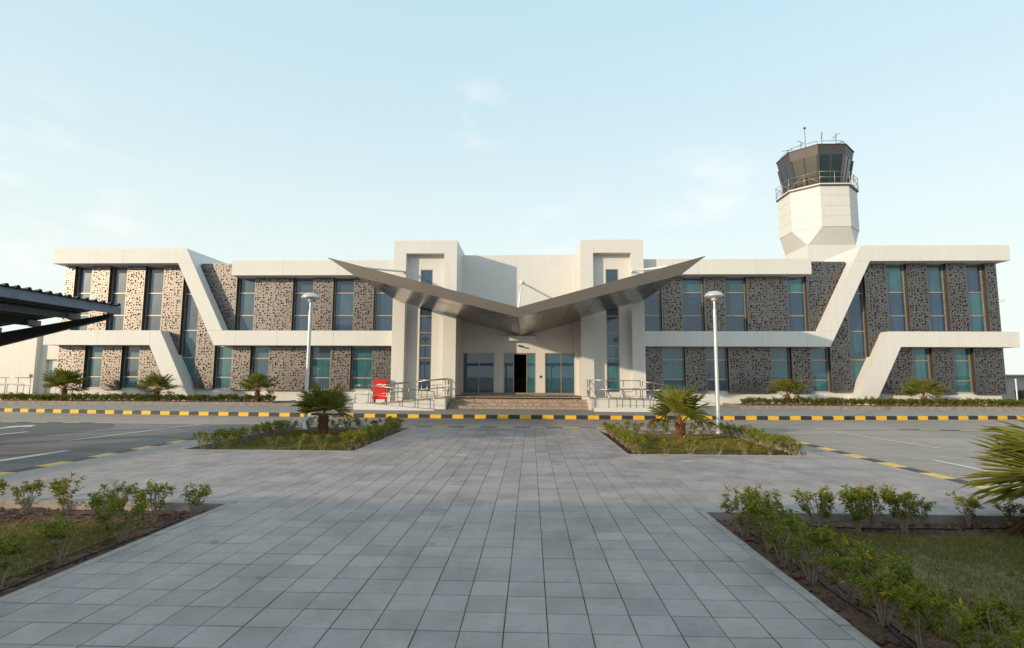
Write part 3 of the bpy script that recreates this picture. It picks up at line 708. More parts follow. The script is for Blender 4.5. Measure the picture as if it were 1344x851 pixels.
# the part between the towers runs to the entrance wall
zl = lambda x, a, b_: a[1]+(b_[1]-a[1])*(x-a[0])/(b_[0]-a[0])
for (tp, bt, xe) in ((tipL, botL, -3.06), (tipR, botR, 3.36)):
    pts = [(notB[0], notB[1]+i_), (xe, zl(xe, notB, bt)+i_), (xe, zl(xe, notT, tp)-.02), (notT[0], notT[1]-.02)]
    if xe < 0: pts = pts[::-1]
    can.prism(pts, 27.191, CY1)
canopy = can.out('canopy', 'fascia_metal', B)
for (tp, bt) in ((tipL, botL), (tipR, botR)):
    k = 1 if tp[0] > 0 else -1; nP = 6
    def lerp(a, b_, t_): return (a[0]+(b_[0]-a[0])*t_, a[1]+(b_[1]-a[1])*t_)
    for i in range(nP):
        t0, t1 = i/nP, (i+1)/nP
        A, C_, D_, E_ = lerp(notB, bt, t0), lerp(notB, bt, t1), lerp(notT, tp, t1), lerp(notT, tp, t0)
        gx = .0035*k
        pts = [(A[0]+gx, A[1]), (C_[0]-gx, C_[1]), (D_[0]-gx*(i < nP-1), D_[1]), (E_[0]+gx, E_[1])]
        if k < 0: pts = pts[::-1]
        b_ = MB(); b_.prism(pts, CY0, CY0+.028); b_.out('fascia_panel', 'fascia_metal', canopy)
        b_ = MB(); th = .022                                   # top sheet
        pts = [(E_[0]+gx, E_[1]-.018), (D_[0]-gx, D_[1]-.018), (D_[0]-gx, D_[1]+.004), (E_[0]+gx, E_[1]+.004)]
        if k < 0: pts = pts[::-1]
        b_.prism(pts, CY0+.001, 27.185); b_.out('roof_sheet', 'fascia_metal', canopy)
    # soffit sheets
    nY = 4
    for i in range(nP):
        for j in range(nY+1):
            t0, t1 = i/nP, (i+1)/nP; A, C_ = lerp(notB, bt, t0), lerp(notB, bt, t1)
            ya = CY0+.03+(27.18-CY0-.03)*j/nY; yb = CY0+.03+(27.18-CY0-.03)*(j+1)/nY
            if j == nY:
                ya, yb = 27.18, CY1-.002
                lim = 3.36 if k > 0 else -3.06
                if abs(A[0]) > abs(lim)-.3: continue
                if abs(C_[0]) > abs(lim): C_ = (lim, zl(lim, notB, bt))
            g = .0035; dz = rnd.uniform(-.002, .002)
            za, zc = A[1]+dz, C_[1]+dz+rnd.uniform(-.002, .002)
            b_ = MB(); pts = [(A[0]+g*k, za), (C_[0]-g*k, zc), (C_[0]-g*k, zc+.026), (A[0]+g*k, za+.026)]
            if k < 0: pts = pts[::-1]
            b_.prism(pts, ya+g, yb-g); b_.out('soffit_panel', 'canopy_metal', canopy)
# tie rods from the walls down to the canopy
for a, c in (((-5.82,27.19,7.2), (-6.02,20.9,6.10)), ((6.0,27.19,7.2), (6.2,20.9,6.10)), ((.27,YW-.005,7.05), (.30,21.0,4.42))):
    b_ = MB(); b_.tube(a, c, .05, .05, 10); b_.tube((a[0],a[1],a[2]), (a[0],a[1]-.06,a[2]-.01), .11, .11, 12); b_.out('tie_rod', 'white_paint', B, None, True)
# low grey roof enclosure beside the control tower
box('roof_enclosure', 16.1, 17.58, 30.5, 33, 7.8, 8.42, 'far_wall', B)

# entrance steps and landings (granite)
steps = thing('entrance_steps', 'broad brown granite steps up to the glazed entrance doors', 'steps', (.13, 26.6, .13))
for i in range(4):
    y0 = 26.55+.31*i; z1 = .16+.155*(i+1)
    b_ = MB(); b_.box(-3.32, 3.6, y0, y0+.33 if i < 3 else YW-.035, .1 if i == 0 else .16+.155*i-.03, z1-.035); b_.box(-3.33, 3.61, y0-.02, (y0+.312 if i < 3 else 27.19), z1-.034, z1)
    b_.out('step', 'granite', steps)
box('landing', -3.06, 3.36, 27.19, YW-.03, .7, .779, 'granite', steps)
# wheelchair ramps left and right of the steps
rl_ = thing('access_ramp', 'white concrete access ramp turning up beside the red cabinet', 'ramp', (-5.5, 25.8, .13))
b_ = MB(); b_.prism([(-7.6,.12),(-3.75,.12),(-3.75,.19),(-7.0,.46),(-7.6,.46)], 25.15, 25.27); b_.out('side_wall', W, rl_)
b_ = MB(); b_.prism([(-8.0,.12),(-3.75,.12),(-3.75,.155),(-7.0,.40),(-8.0,.40)], 25.272, 26.1); b_.out('lower_flight', 'sidewalk', rl_)
b_ = MB(); b_.prism([(-7.6,.12),(-3.36,.12),(-3.36,.775),(-7.0,.41),(-7.6,.41)], 26.12, 27.19); b_.out('upper_flight', W, rl_)
b_ = MB(); b_.prism([(-7.0,.412),(-3.37,.778),(-3.37,.70),(-7.0,.34)][::-1], 26.09, 26.118); b_.out('granite_edge', 'granite', rl_)
rr_ = thing('access_ramp', 'white concrete access ramp beside the dark screens and golden palm', 'ramp', (5.2, 25.8, .13))
b_ = MB(); b_.prism([(3.75,.12),(6.9,.12),(6.9,.33),(3.75,.33)], 25.15, 25.27); b_.out('side_wall', W, rr_)
b_ = MB(); b_.prism([(3.75,.12),(8.0,.12),(8.0,.30),(3.75,.24)], 25.272, 26.1); b_.out('lower_flight', 'sidewalk', rr_)
b_ = MB(); b_.prism([(3.62,.12),(7.9,.12),(7.9,.45),(6.9,.72),(3.62,.775)], 26.12, 27.19); b_.out('upper_flight', W, rr_)
b_ = MB(); b_.prism([(3.64,.70),(6.9,.645),(6.9,.722),(3.64,.778)], 26.09, 26.118); b_.out('granite_edge', 'granite', rr_)

def railing(label, runs, grp=None):
    p0 = runs[0][0][0]
    t_ = thing('handrail', label, 'railing', (p0[0], p0[1], p0[2]), grp)
    for (pts, posts, hs) in runs:                 # pts = base line, posts = count, hs = rail heights
        for h_ in hs: rod('rail', [(x, y, z+h_) for x, y, z in pts], .02 if h_ == max(hs) else .012, 'steel', t_, 8)
        tot = [0]
        for a, c in zip(pts[:-1], pts[1:]): tot.append(tot[-1]+(Vector(c)-Vector(a)).length)
        for i in range(posts):
            d = tot[-1]*i/(posts-1); k = max(j for j in range(len(tot)) if tot[j] <= d+1e-6); k = min(k, len(pts)-2)
            f = (d-tot[k])/(tot[k+1]-tot[k]); a, c = Vector(pts[k]), Vector(pts[k+1]); q = a.lerp(c, f)
            rod('post', [q, q+Vector((0,0,max(hs)))], .018, 'steel', t_, 8)
    return t_
railing('stainless handrails stepping up the ramp beside the red cabinet', [
    ([(-3.78,25.21,.16),(-7.0,25.21,.43),(-7.55,25.21,.44)], 6, (.88,.45)),
    ([(-3.40,26.14,.76),(-5.2,26.14,.58),(-7.0,26.14,.40)], 5, (.86,.45)),
    ([(-3.42,27.1,.78),(-5.2,27.1,.60),(-7.5,27.1,.41)], 4, (.88,.45)),
    ([(-3.36,26.6,.2),(-3.36,27.1,.78)], 2, (.86,.5))])
railing('stainless handrails in front of the entrance tower beside the golden palm', [
    ([(3.80,25.21,.33),(6.35,25.21,.33)], 5, (.85,.42)),
    ([(3.66,26.14,.77),(6.1,26.14,.74)], 4, (.84,.45)),
    ([(6.2,26.14,.72),(7.9,26.14,.44)], 4, (.84,.45)),
    ([(6.5,25.21,.3),(7.9,25.21,.32),(7.9,26.14,.4)], 4, (.85,.42)),
    ([(3.64,26.6,.2),(3.64,27.1,.78)], 2, (.86,.5))])

# red fire hose cabinet on its stand
c_ = thing('fire_cabinet', 'red metal fire cabinet on legs against the perforated screen', 'cabinet', (-6.85, 27.0, .42))
box('cabinet_body', -7.20, -6.52, 26.9, 27.15, .58, 1.60, 'red_paint', c_)
b_ = MB(); b_.box(-7.14, -6.58, 26.885, 26.899, .66, 1.53); b_.out('cabinet_door', 'red_paint', c_)
box('handle', -6.66, -6.63, 26.86, 26.884, 1.15, 1.27, 'steel', c_)
b_ = MB()
for i in range(7):                                       # white curved fire-hose mark
    a0, a1 = math.pi*(.15+.7*i/7), math.pi*(.15+.7*(i+1)/7)
    b_.add([(-6.86+.22*math.cos(a0),26.88,1.20+.16*math.sin(a0)),(-6.86+.22*math.cos(a1),26.88,1.20+.16*math.sin(a1)),(-6.86+.17*math.cos(a1),26.88,1.20+.11*math.sin(a1)),(-6.86+.17*math.cos(a0),26.88,1.20+.11*math.sin(a0))], [(0,3,2,1)])
b_.out('emblem', 'white_paint', c_)
for x in (-7.17, -6.59):
    for y in (26.92, 27.09): box('leg', x, x+.05, y, y+.04, .40, .58, 'bin_dark', c_)
# ================================================================== ANNEX LEFT
A_ = thing('side_annex', 'low white annex wall with pale double door under the dark carport roof', 'building', (-29, 29.3, .3))
box('wall', -34.5, -27.22, 29.15, 40, .2, 4.1, 'annex_wall', A_)
b_ = MB(); b_.box(-27.218, -26.9, 29.45, 40, .2, 4.1); b_.box(-26.9, -25.72, 29.45, 40, 2.62, 4.1); b_.box(-25.72, -25.26, 29.45, 40, .2, 4.1); b_.box(-26.9, -25.72, 29.7, 40, .2, 2.62)
b_.out('door_wall', 'annex_wall', A_)
for x0, x1 in ((-26.88,-26.32),(-26.30,-25.74)):
    d_ = box('door', x0, x1, 29.62, 29.66, .7, 2.58, 'cream_clad', A_)
    mesh('pane', [(x0+.13,29.615,1.3),(x1-.13,29.615,1.3),(x1-.13,29.615,2.0),(x0+.13,29.615,2.0)], [(0,1,2,3)], 'glass_teal', d_)
    box('handle', x1-.1 if x0 < -26.5 else x0+.06, x1-.06 if x0 < -26.5 else x0+.1, 29.58, 29.615, 1.5, 1.75, 'steel', d_)
box('wall_light', -27.5, -27.38, 29.05, 29.145, 1.62, 1.78, 'frame_metal', A_)
for i in range(3): box('step', -28.6+.3*i, -25.3, 27.6+.28*i, 29.14, .32+.12*i, .44+.12*i-.002, 'granite_dark', A_)
railing('grey steel handrails on the steps of the annex door', [
    ([(-28.6,27.62,.44),(-27.8,27.62,.68),(-25.9,27.62,.68)], 5, (.9,.5)),
    ([(-33.5,28.4,.5),(-28.7,28.4,.5)], 6, (1.0,.55))])

# ================================================================== CONTROL TOWER
T = thing('control_tower', 'cream octagonal air traffic control tower with flared brown glazed cab', 'tower', (24.4, 43.6, 0))
tcx, tcy, wf = 24.42, 43.65, 2.20
ap = 1.2071*wf
def octa(a):        # apothem -> corners, first two span the face looking at the entrance road (-Y)
    h_ = a*.41421
    return [(-h_,-a),(h_,-a),(a,-h_),(a,h_),(h_,a),(-h_,a),(-a,h_),(-a,-h_)]
zA, zB, zT = 13.45, 12.2, 16.78
sq = .854*wf
shaft = MB(); shaft.box(tcx-sq, tcx+sq, tcy-sq, tcy+sq, .1, zB-.002); shaft.out('shaft', 'cream_clad', T)
core = MB(); oc = octa(ap-.04); vs_ = [(tcx+x, tcy+y, zA) for x, y in oc] + [(tcx+x, tcy+y, zT) for x, y in oc] + [(tcx+a*(sq-.03), tcy+b2*(sq-.03), zB) for a, b2 in ((-1,-1),(1,-1),(1,1),(-1,1))]
fs = [(i, (i+1) % 8, (i+1) % 8+8, i+8) for i in range(8)] + [tuple(range(8, 16))]
sqi = {0: (16, 17), 2: (17, 18), 4: (18, 19), 6: (19, 16)}
for k, (p_, q) in sqi.items(): fs.append((p_, q, (k+1) % 8, k))
for k, c in ((1, 17), (3, 18), (5, 19), (7, 16)): fs.append((k, c, (k+1) % 8))
core.add(vs_, fs); core.out('tower_body', 'cream_clad', T)
oc = octa(ap); nr = 4
for k in range(8):                                 # cladding panels, four rows on every face
    x0, y0 = oc[k]; x1, y1 = oc[(k+1) % 8]; nx, ny = (y1-y0), -(x1-x0); l_ = math.hypot(nx, ny); nx, ny = nx/l_, ny/l_
    for j in range(nr):
        za = zA+(zT-zA)*j/nr+.006; zb = zA+(zT-zA)*(j+1)/nr-.006
        e = .004; px0, py0, px1, py1 = x0+(x1-x0)*e, y0+(y1-y0)*e, x1-(x1-x0)*e, y1-(y1-y0)*e
        b_ = MB()
        b_.add([(tcx+px0,tcy+py0,za),(tcx+px1,tcy+py1,za),(tcx+px1,tcy+py1,zb),(tcx+px0,tcy+py0,zb)] + [(tcx+px0-nx*.03,tcy+py0-ny*.03,za),(tcx+px1-nx*.03,tcy+py1-ny*.03,za),(tcx+px1-nx*.03,tcy+py1-ny*.03,zb),(tcx+px0-nx*.03,tcy+py0-ny*.03,zb)],
               [(0,1,2,3),(7,6,5,4),(0,4,5,1),(1,5,6,2),(2,6,7,3),(3,7,4,0)])
        b_.out('cladding_panel', 'cream_clad', T)
def ring(name, a0, z0, a1, z1, mat, th=None):
    o0, o1 = octa(a0), octa(a1)
    b_ = MB(); b_.add([(tcx+x, tcy+y, z0) for x, y in o0] + [(tcx+x, tcy+y, z1) for x, y in o1],
                      [(i, (i+1) % 8, (i+1) % 8+8, i+8) for i in range(8)] + [tuple(range(7, -1, -1)), tuple(range(8, 16))])
    return b_.out(name, mat, T)
ring('walkway', ap+.13, zT+.003, ap+.13, zT+.10, 'cream_clad'); ring('walkway_edge', ap+.10, zT-.09, ap+.10, zT+.001, 'bronze')
# cab: sill, glass, header flaring outwards
c0, c1 = ap-.62, ap-.06; zc0, zc1 = zT+.1, 20.05
def ca(z): return c0+(c1-c0)*(z-zc0)/(zc1-zc0)
zs, zh = zc0+.32, 19.32
cab = ring('cab_sill', ca(zc0), zc0, ca(zs), zs, 'bronze'); ring('cab_header', ca(zh), zh, ca(zc1), zc1, 'bronze'); ring('cab_roof', ca(zc1)+.05, zc1+.002, ca(zc1)+.05, zc1+.07, 'bronze')
o0, o1 = octa(ca(zs)), octa(ca(zh))
for k in range(8):
    A0, A1 = Vector((*o0[k], zs)), Vector((*o0[(k+1) % 8], zs)); B0, B1 = Vector((*o1[k], zh)), Vector((*o1[(k+1) % 8], zh)); c = Vector((tcx, tcy, 0))
    b_ = MB(); b_.tube(c+A0, c+B0, .12, .12, 8); b_.out('corner_post', 'bronze', T)
    b_ = MB(); b_.tube(c+(A0+A1)/2, c+(B0+B1)/2, .045, .045, 6); b_.out('mullion', 'bronze', T)
    for f0, f1 in ((0, .5), (.5, 1)):
        mesh('pane', [c+A0.lerp(A1, f0), c+A0.lerp(A1, f1), c+B0.lerp(B1, f1), c+B0.lerp(B1, f0)], [(0,1,2,3)], 'glass_cab_green' if k == 7 else 'glass_cab', T)
# walkway rail
orr = octa(ap+.08)
for k in range(8):
    x0, y0 = orr[k]; x1, y1 = orr[(k+1) % 8]
    for h_ in (.95, .5): rod('rail', [(tcx+x0,tcy+y0,zT+.1+h_),(tcx+x1,tcy+y1,zT+.1+h_)], .018, 'frame_metal', T, 6)
    for i in range(2):
        f = i/2; px, py = tcx+x0+(x1-x0)*f, tcy+y0+(y1-y0)*f; rod('post', [(px,py,zT+.1),(px,py,zT+1.08)], .028, 'frame_metal', T, 6)
    if k in (2, 6, 1, 7): rod('brace', [(tcx+x0,tcy+y0,zT+.15),(tcx+(x0+x1)/2,tcy+(y0+y1)/2,zT+1.0),(tcx+x1,tcy+y1,zT+.15)], .018, 'frame_metal', T, 6)
# roof aerials
orr = octa(ap-.35)
for k in range(8):
    rod('roof_rail', [(tcx+orr[k][0],tcy+orr[k][1],zc1+.45),(tcx+orr[(k+1)%8][0],tcy+orr[(k+1)%8][1],zc1+.45)], .02, 'steel', T, 6)
    rod('roof_rail', [(tcx+orr[k][0],tcy+orr[k][1],zc1+.05),(tcx+orr[k][0],tcy+orr[k][1],zc1+.45)], .02, 'steel', T, 6)
def aerial(x, y, h_, arms):
    b_ = MB(); z0 = zc1+.05; b_.tube((x,y,z0), (x,y,z0+h_), .025, .015, 6)
    for (za, dx, dz) in arms: b_.tube((x-dx,y,z0+za-dz), (x+dx,y,z0+za+dz), .018, .018, 6)
    b_.out('aerial', 'dark_metal', T)
aerial(tcx-1.5, tcy-1.6, 1.75, []); b_ = MB(); b_.lathe([(0,-.1),(.09,-.06),(.09,.06),(0,.1)], (tcx-1.5,tcy-1.6,zc1+1.85), 8); b_.out('aerial_tip', 'dark_metal', T)
aerial(tcx-1.75, tcy-1.4, .75, [(.72,.3,-.12),(.5,.15,.1)]); aerial(tcx-2.3, tcy-.3, .55, [(.5,.45,.05)]); aerial(tcx-.45, tcy-2.1, 1.3, [(.9,.07,.25)])
aerial(tcx+.7, tcy-2.0, 1.2, [(.95,.32,.22),(.75,.1,.1)]); aerial(tcx+1.2, tcy-1.7, .6, [(.5,.4,.1)])

# ================================================================== CARPORT
CP = thing('carport', 'dark corrugated cantilever carport roof at the parking rows left of the plaza', 'carport', (-15.2, 6, ZA))
cxh, czh, slope, cxl = -10.5, 3.62, .17, -16.0
ya, yb = 7.0, 14.12
def roofz(x): return czh-.02+(x-cxh)*slope
pit = .26; V = []; n = int((yb-ya)/pit); prof = [(0,0),(.12,0),(.16,.055),(.20,.055),(.24,0)]
ys = [(ya+i*pit+p_, z_) for i in range(n) for p_, z_ in prof]
Vv = [(cxl, y, roofz(cxl)+z_) for y, z_ in ys] + [(cxh+.12, y, roofz(cxh+.12)+z_) for y, z_ in ys] + [(cxl, y, roofz(cxl)+z_-.012) for y, z_ in ys] + [(cxh+.12, y, roofz(cxh+.12)+z_-.012) for y, z_ in ys]
k = len(ys); mesh('roof_sheet', Vv, [(i, i+k, i+k+1, i+1) for i in range(k-1)] + [(i+2*k, i+2*k+1, i+3*k+1, i+3*k) for i in range(k-1)] + [(i+k, i+3*k, i+3*k+1, i+k+1) for i in range(k-1)], 'carport_sheet', CP)
box('fascia', cxh-.02, cxh+.03, ya, yb, czh-.235, czh-.025, 'carport_trim', CP)
box('low_fascia', cxl, cxl+.05, ya, yb, roofz(cxl)-.2, roofz(cxl)-.02, 'carport_trim', CP)
for x in (-11.6, -12.7, -13.8, -14.9):
    b_ = MB(); z = roofz(x)-.022; b_.box(x-.035, x+.035, ya+.05, yb-.04, z-.16, z-.012); b_.out('purlin', 'carport_trim' if x > -12 else 'dark_metal', CP)
for i in range(3):
    y = 13.95-3.3*i
    b_ = MB(); zt = lambda x: roofz(x)-.20
    b_.prism([(-15.6,zt(-15.6)-.52),(cxh-.1,zt(cxh-.1)-.12),(cxh-.1,zt(cxh-.1)-.005),(-15.6,zt(-15.6)-.005)], y-.06, y+.06); b_.out('cantilever_beam', 'dark_metal', CP)
    for x in (-11.6, -12.7, -13.8): b_ = MB(); b_.box(x-.09, x+.09, y-.10, y+.10, zt(x)+.001, zt(x)+.03); b_.box(x+.04, x+.1, y-.3, y+.06, zt(x)+.03, zt(x)+.17); b_.out('cleat', 'carport_grey', CP)
    b_ = MB(); b_.box(-15.75, -15.45, y-.12, y+.12, ZA, zt(-15.6)-.1); b_.out('column', 'dark_metal', CP)
    b_ = MB(); b_.tube((-10.75,y,czh-.24), (-10.95,y,czh-.46), .02); b_.out('brace', 'carport_trim', CP)
side_shade_roof = thing('carport', 'dark added shade roof out of view past the carport, leaning the other way', 'carport', (-22, 2, ZA))  # unseen second roof, put in to shade the left of the plaza
b_ = MB(); b_.prism([(-21.5,3.55),(-16.9,2.78),(-16.9,2.82),(-21.5,3.60)], -6, 10.0); b_.out('roof_sheet', 'carport_sheet', side_shade_roof)
for i in range(4):
    y = 9.7-5.0*i; b_ = MB(); b_.box(-17.4, -17.1, y-.1, y+.1, ZA, 2.6); b_.out('column', 'dark_metal', side_shade_roof)
    b_ = MB(); b_.prism([(-21.3,3.3),(-17.1,2.3),(-17.1,2.74),(-21.3,3.48)], y-.05, y+.05); b_.out('cantilever_beam', 'dark_metal', side_shade_roof)

# ================================================================== LAMP POSTS
def lamp(x, y, label):
    t_ = thing('lamp_post', label, 'street lamp', (x, y, -.05))
    b_ = MB(); b_.lathe([(.0,0),(.10,0),(.10,.04),(.066,.06),(.062,.5),(.052,3.9),(.048,4.02),(.034,4.05),(.034,4.42)], (x,y,-.05), 16); b_.out('pole', 'lamp_metal', t_, None, True)
    b_ = MB(); b_.lathe([(.04,4.36),(.12,4.40),(.305,4.44),(.315,4.47),(.29,4.50),(.23,4.57),(.13,4.615),(.0,4.63)], (x,y,-.05), 24); b_.out('lamp_head', 'lamp_metal', t_, None, True)
    b_ = MB(); b_.lathe([(.05,4.30),(.09,4.31),(.10,4.40),(.0,4.41)], (x,y,-.05), 16); b_.out('lamp_glass', 'lamp_glass', t_, None, True)
    b_ = MB(); b_.box(x-.03, x+.03, y-.068, y-.055, .35, .6); b_.out('hatch', 'lamp_metal', t_)
lamp(-6.75, 17.8, 'tall grey mushroom-head lamp post in the shaded island bed')
lamp(6.82, 17.55, 'tall pale mushroom-head lamp post in the sunlit island bed')

# ================================================================== PLANTS
def rot(az, el):            # local +X to azimuth / elevation
    return Matrix.Rotation(az, 3, 'Z') @ Matrix.Rotation(-el, 3, 'Y')
def frond_mesh(seed, pet, Rr, nseg, spread, droop, dry=False):
    r = random.Random(seed); V = []; Fq = []; tn = []
    # petiole
    n_ = 5
    for i in range(n_):
        t_ = i/(n_-1); x = pet*t_; z = .10*pet*math.sin(t_*1.6)-.0
        w_ = .018-.008*t_
        for yy, zz in ((-w_, 0), (w_, 0), (0, -w_*.9)): V.append((x, yy, z+zz)); tn.append(.75)
    for i in range(n_-1):
        for a, c in ((0,1),(1,2),(2,0)): Fq.append((3*i+a, 3*i+c, 3*i+3+c, 3*i+3+a))
    hx, hz = pet, .10*pet*math.sin(1.6); d = 2*spread/nseg
    cup = r.uniform(.10, .28)
    for s in range(nseg):
        a = -spread+d*(s+.5)+r.uniform(-.02, .02); Ls = Rr*(.70+.30*math.cos(a*.7))*r.uniform(.9, 1.06)
        ax = Vector((math.cos(a), math.sin(a), 0)); pr = Vector((-math.sin(a), math.cos(a), 0)); n0 = len(V); tt = min(1, max(0, r.gauss(.45, .18)))
        dr = droop*r.uniform(.6, 1.5)
        def P_(t_, off, z_): 
            lift = cup*abs(math.sin(a))*t_*Rr
            q = ax*(Ls*t_) + pr*off
            return (hx+q.x-.25*dr*t_**3*Ls*.5, q.y, hz+lift-dr*t_**2.4*Ls+z_)
        for t_, k_ in ((.03, .5), (.32, .5), (.62, .48), (.84, .20)):
            w_ = min(t_, .58)*Ls*d*k_
            V += [P_(t_, -w_, .012*t_), P_(t_, 0, -.012*t_), P_(t_, w_, .012*t_)]; tn += [tt, tt*.8, tt]
        V.append(P_(1, 0, 0)); tn.append(min(1, tt+.45))
        for j in range(3):
            b0 = n0+3*j; Fq += [(b0, b0+1, b0+4, b0+3), (b0+1, b0+2, b0+5, b0+4)]
        b0 = n0+9; tip = n0+12; Fq += [(b0, b0+1, tip, tip), (b0+1, b0+2, tip, tip)]
    me = bpy.data.meshes.new('frond')
    fs = [f if f[2] != f[3] else f[:3] for f in Fq]; me.from_pydata(V, [], fs)
    me.attributes.new('tint', 'FLOAT', 'POINT').data.foreach_set('value', tn)
    me.materials.append(M['palm_dry' if dry else 'palm_leaf']); me.materials.append(M['petiole'])
    me.polygons.foreach_set('material_index', [1]*(3*(n_-1)) + [0]*(len(fs)-3*(n_-1))); return me
FR = [frond_mesh(10+i, .50, .62, 22, R_(112), .10+.04*i) for i in range(5)]
FRY = [frond_mesh(30+i, .30, .52, 22, R_(62), .03) for i in range(3)]       # young upright fans
FRD = [frond_mesh(50+i, .42, .55, 18, R_(80), .45, True) for i in range(3)]  # drying fans
FRN = [frond_mesh(70+i, .55, .88, 36, R_(98), .12+.04*i) for i in range(4)]
FRND = [frond_mesh(80+i, .5, .80, 30, R_(75), .25, True) for i in range(2)]
def palm(x, y, z, h_, scale, seed, label, grp=None, nf=24, dry=3, near=False, rt_=.09, emin=10, emax=84):
    r = random.Random(seed); t_ = thing('fan_palm', label, 'palm', (x, y, z), grp)
    b_ = MB(); b_.lathe([(rt_*1.35,-.05),(rt_*1.1,.06),(rt_*.95,h_*.5),(rt_*.9,h_),(rt_*.4,h_+.10)], (x,y,z), 12); tk = b_.out('trunk', 'palm_trunk', t_, None, True)
    bb = MB(); rows = max(4, int(h_/.05))
    for j in range(rows):                       # stubs of cut leaf bases
        zz = z+h_*(.1+.95*j/rows)
        for i in range(7):
            a = 2*math.pi*(i+.5*(j % 2))/7+r.uniform(-.15, .15); ux, uy = math.cos(a), math.sin(a)
            ro = rt_*.85; L_ = r.uniform(.07, .13)*(rt_/.09)
            bb.add([(x+ux*ro-uy*.03,y+uy*ro+ux*.03,zz),(x+ux*ro+uy*.03,y+uy*ro-ux*.03,zz),(x+ux*(ro+L_*.62)+uy*.014,y+uy*(ro+L_*.62)-ux*.014,zz+L_),(x+ux*(ro+L_*.62)-uy*.014,y+uy*(ro+L_*.62)+ux*.014,zz+L_),(x+ux*(ro-.02),y+uy*(ro-.02),zz+.05)],
                   [(0,1,2,3),(1,4,2),(4,0,3),(4,3,2)])
    bb.out('leaf_base', 'palm_trunk', tk)
    ga = 2.39996
    for i in range(nf):
        f = i/(nf-1); az = i*ga+r.uniform(-.2, .2); el = R_(emin)+(R_(emax)-R_(emin))*f**1.0+r.uniform(-.08, .08)
        isd = i < dry
        pool = (FRND if isd else FRN) if near else (FRD if isd else (FRY if f > .82 else FR))
        o = bpy.data.objects.new('frond', r.choice(pool)); col.objects.link(o); o.parent = t_
        o.rotation_mode = 'XYZ'; rm = rot(az, el if not isd else el-.12) @ Matrix.Rotation(r.uniform(-.5, .5), 3, 'X')
        o.rotation_euler = rm.to_euler(); s_ = scale*r.uniform(.88, 1.08); o.scale = (s_, s_, s_)
        o.location = (0, 0, h_-.02+.08*f)
palm(-5.52, 16.2, -.08, .58, .98, 1, 'dark green fan palm with red-brown trunk in the shaded island bed', None, 22, 1, False, .12)
palm(4.97, 15.2, -.08, .50, 1.06, 2, 'golden-green fan palm with orange trunk in the sunlit island bed', None, 17, 2, False, .10, 14)
palm(7.45, 6.2, -.08, .50, 1.08, 3, 'large fan palm with drying lower fronds at the far corner of the patchy lawn', None, 30, 6, True, .13, -14, 34)
palm(-23.2, 26.75, .48, .50, 1.10, 4, 'dense dark fan palm in front of the annex door', None, 24, 1)
palm(-18.2, 26.6, .45, .42, 1.02, 5, 'fan palm in the hedge next to the dense dark palm', None, 20, 3)
palm(-12.85, 26.3, .42, .52, 1.0, 6, 'fan palm at the planter end beside the shaded lamp post', None, 20, 2)
palm(13.15, 26.3, .40, .45, .98, 7, 'fan palm at the start of the sunny hedge, beside the golden palm bed', None, 18, 1)
palm(19.7, 26.5, .42, .38, 1.05, 8, 'low wide fan palm in the hedge under the dark screens at the sloping band foot', None, 20, 1)

def shrub_mesh(seed, h_, wd, nst, nclus, leafL, leavesper, bare=.0):
    r = random.Random(seed); st = MB(); LV = []; LF = []; LT_ = []; tips = []
    for s in range(nst):
        az = r.uniform(0, 6.283); out_ = wd*r.uniform(.25, .85); hh = h_*r.uniform(.6, .92)
        p0 = Vector((r.uniform(-.02, .02), r.uniform(-.02, .02), -.05)); p1 = Vector((math.cos(az)*out_*.45, math.sin(az)*out_*.45, hh*.5)) + Vector((r.uniform(-.03,.03), r.uniform(-.03,.03), 0))
        p2 = Vector((math.cos(az)*out_, math.sin(az)*out_, hh))
        st.tube(p0, p1, .0075, .0055, 4, 0, False); st.tube(p1, p2, .0055, .003, 4, 0, False)
        tips.append(p2)
        for q in range(nclus):
            f = r.uniform(.3, .95); a = p1.lerp(p2, f) if r.random() < .7 else p0.lerp(p1, .6+.4*f)
            az2 = az+r.uniform(-1.6, 1.6); l_ = r.uniform(.06, .16)*h_/.5
            e = a+Vector((math.cos(az2)*l_*.7, math.sin(az2)*l_*.7, l_*r.uniform(.4, 1.0)))
            st.tube(a, e, .0035, .002, 3, 0, False)
            if r.random() > bare: tips.append(e)
    for tp in tips:
        base_t = min(1, max(0, r.gauss(.45, .22)))
        for q in range(leavesper+r.randint(-2, 3)):
            az = r.uniform(0, 6.283); el = r.uniform(-.5, 1.2); L_ = leafL*r.uniform(.6, 1.2); w_ = L_*r.uniform(.13, .19)
            d = Vector((math.cos(az)*math.cos(el), math.sin(az)*math.cos(el), math.sin(el))); sd = d.cross(Vector((0,0,1)))
            if sd.length < .05: sd = Vector((1,0,0))
            sd.normalize(); up_ = sd.cross(d)
            b0 = tp+Vector((r.uniform(-.02,.02), r.uniform(-.02,.02), r.uniform(-.05,.015)))*(h_/.5)
            dv = Vector((0,0,-L_*r.uniform(.05, .35)))
            n = len(LV); LV += [b0, b0+d*L_*.5+sd*w_+up_*.004, b0+d*L_*.5-up_*.004+dv*.25, b0+d*L_*.5-sd*w_+up_*.004, b0+d*L_+dv]
            LF += [(n,n+2,n+1),(n,n+3,n+2),(n+1,n+2,n+4),(n+2,n+3,n+4)]
            t_ = min(1, max(0, base_t+r.gauss(0, .15))); LT_ += [t_]*4+[min(1, t_+.1)]
    me1 = bpy.data.meshes.new('stem'); me1.from_pydata(st.v, [], st.f); me1.materials.append(M['twig'])
    me2 = np_mesh('foliage', [tuple(v) for v in LV], LF, None, None, None, LT_)
    return me1, me2
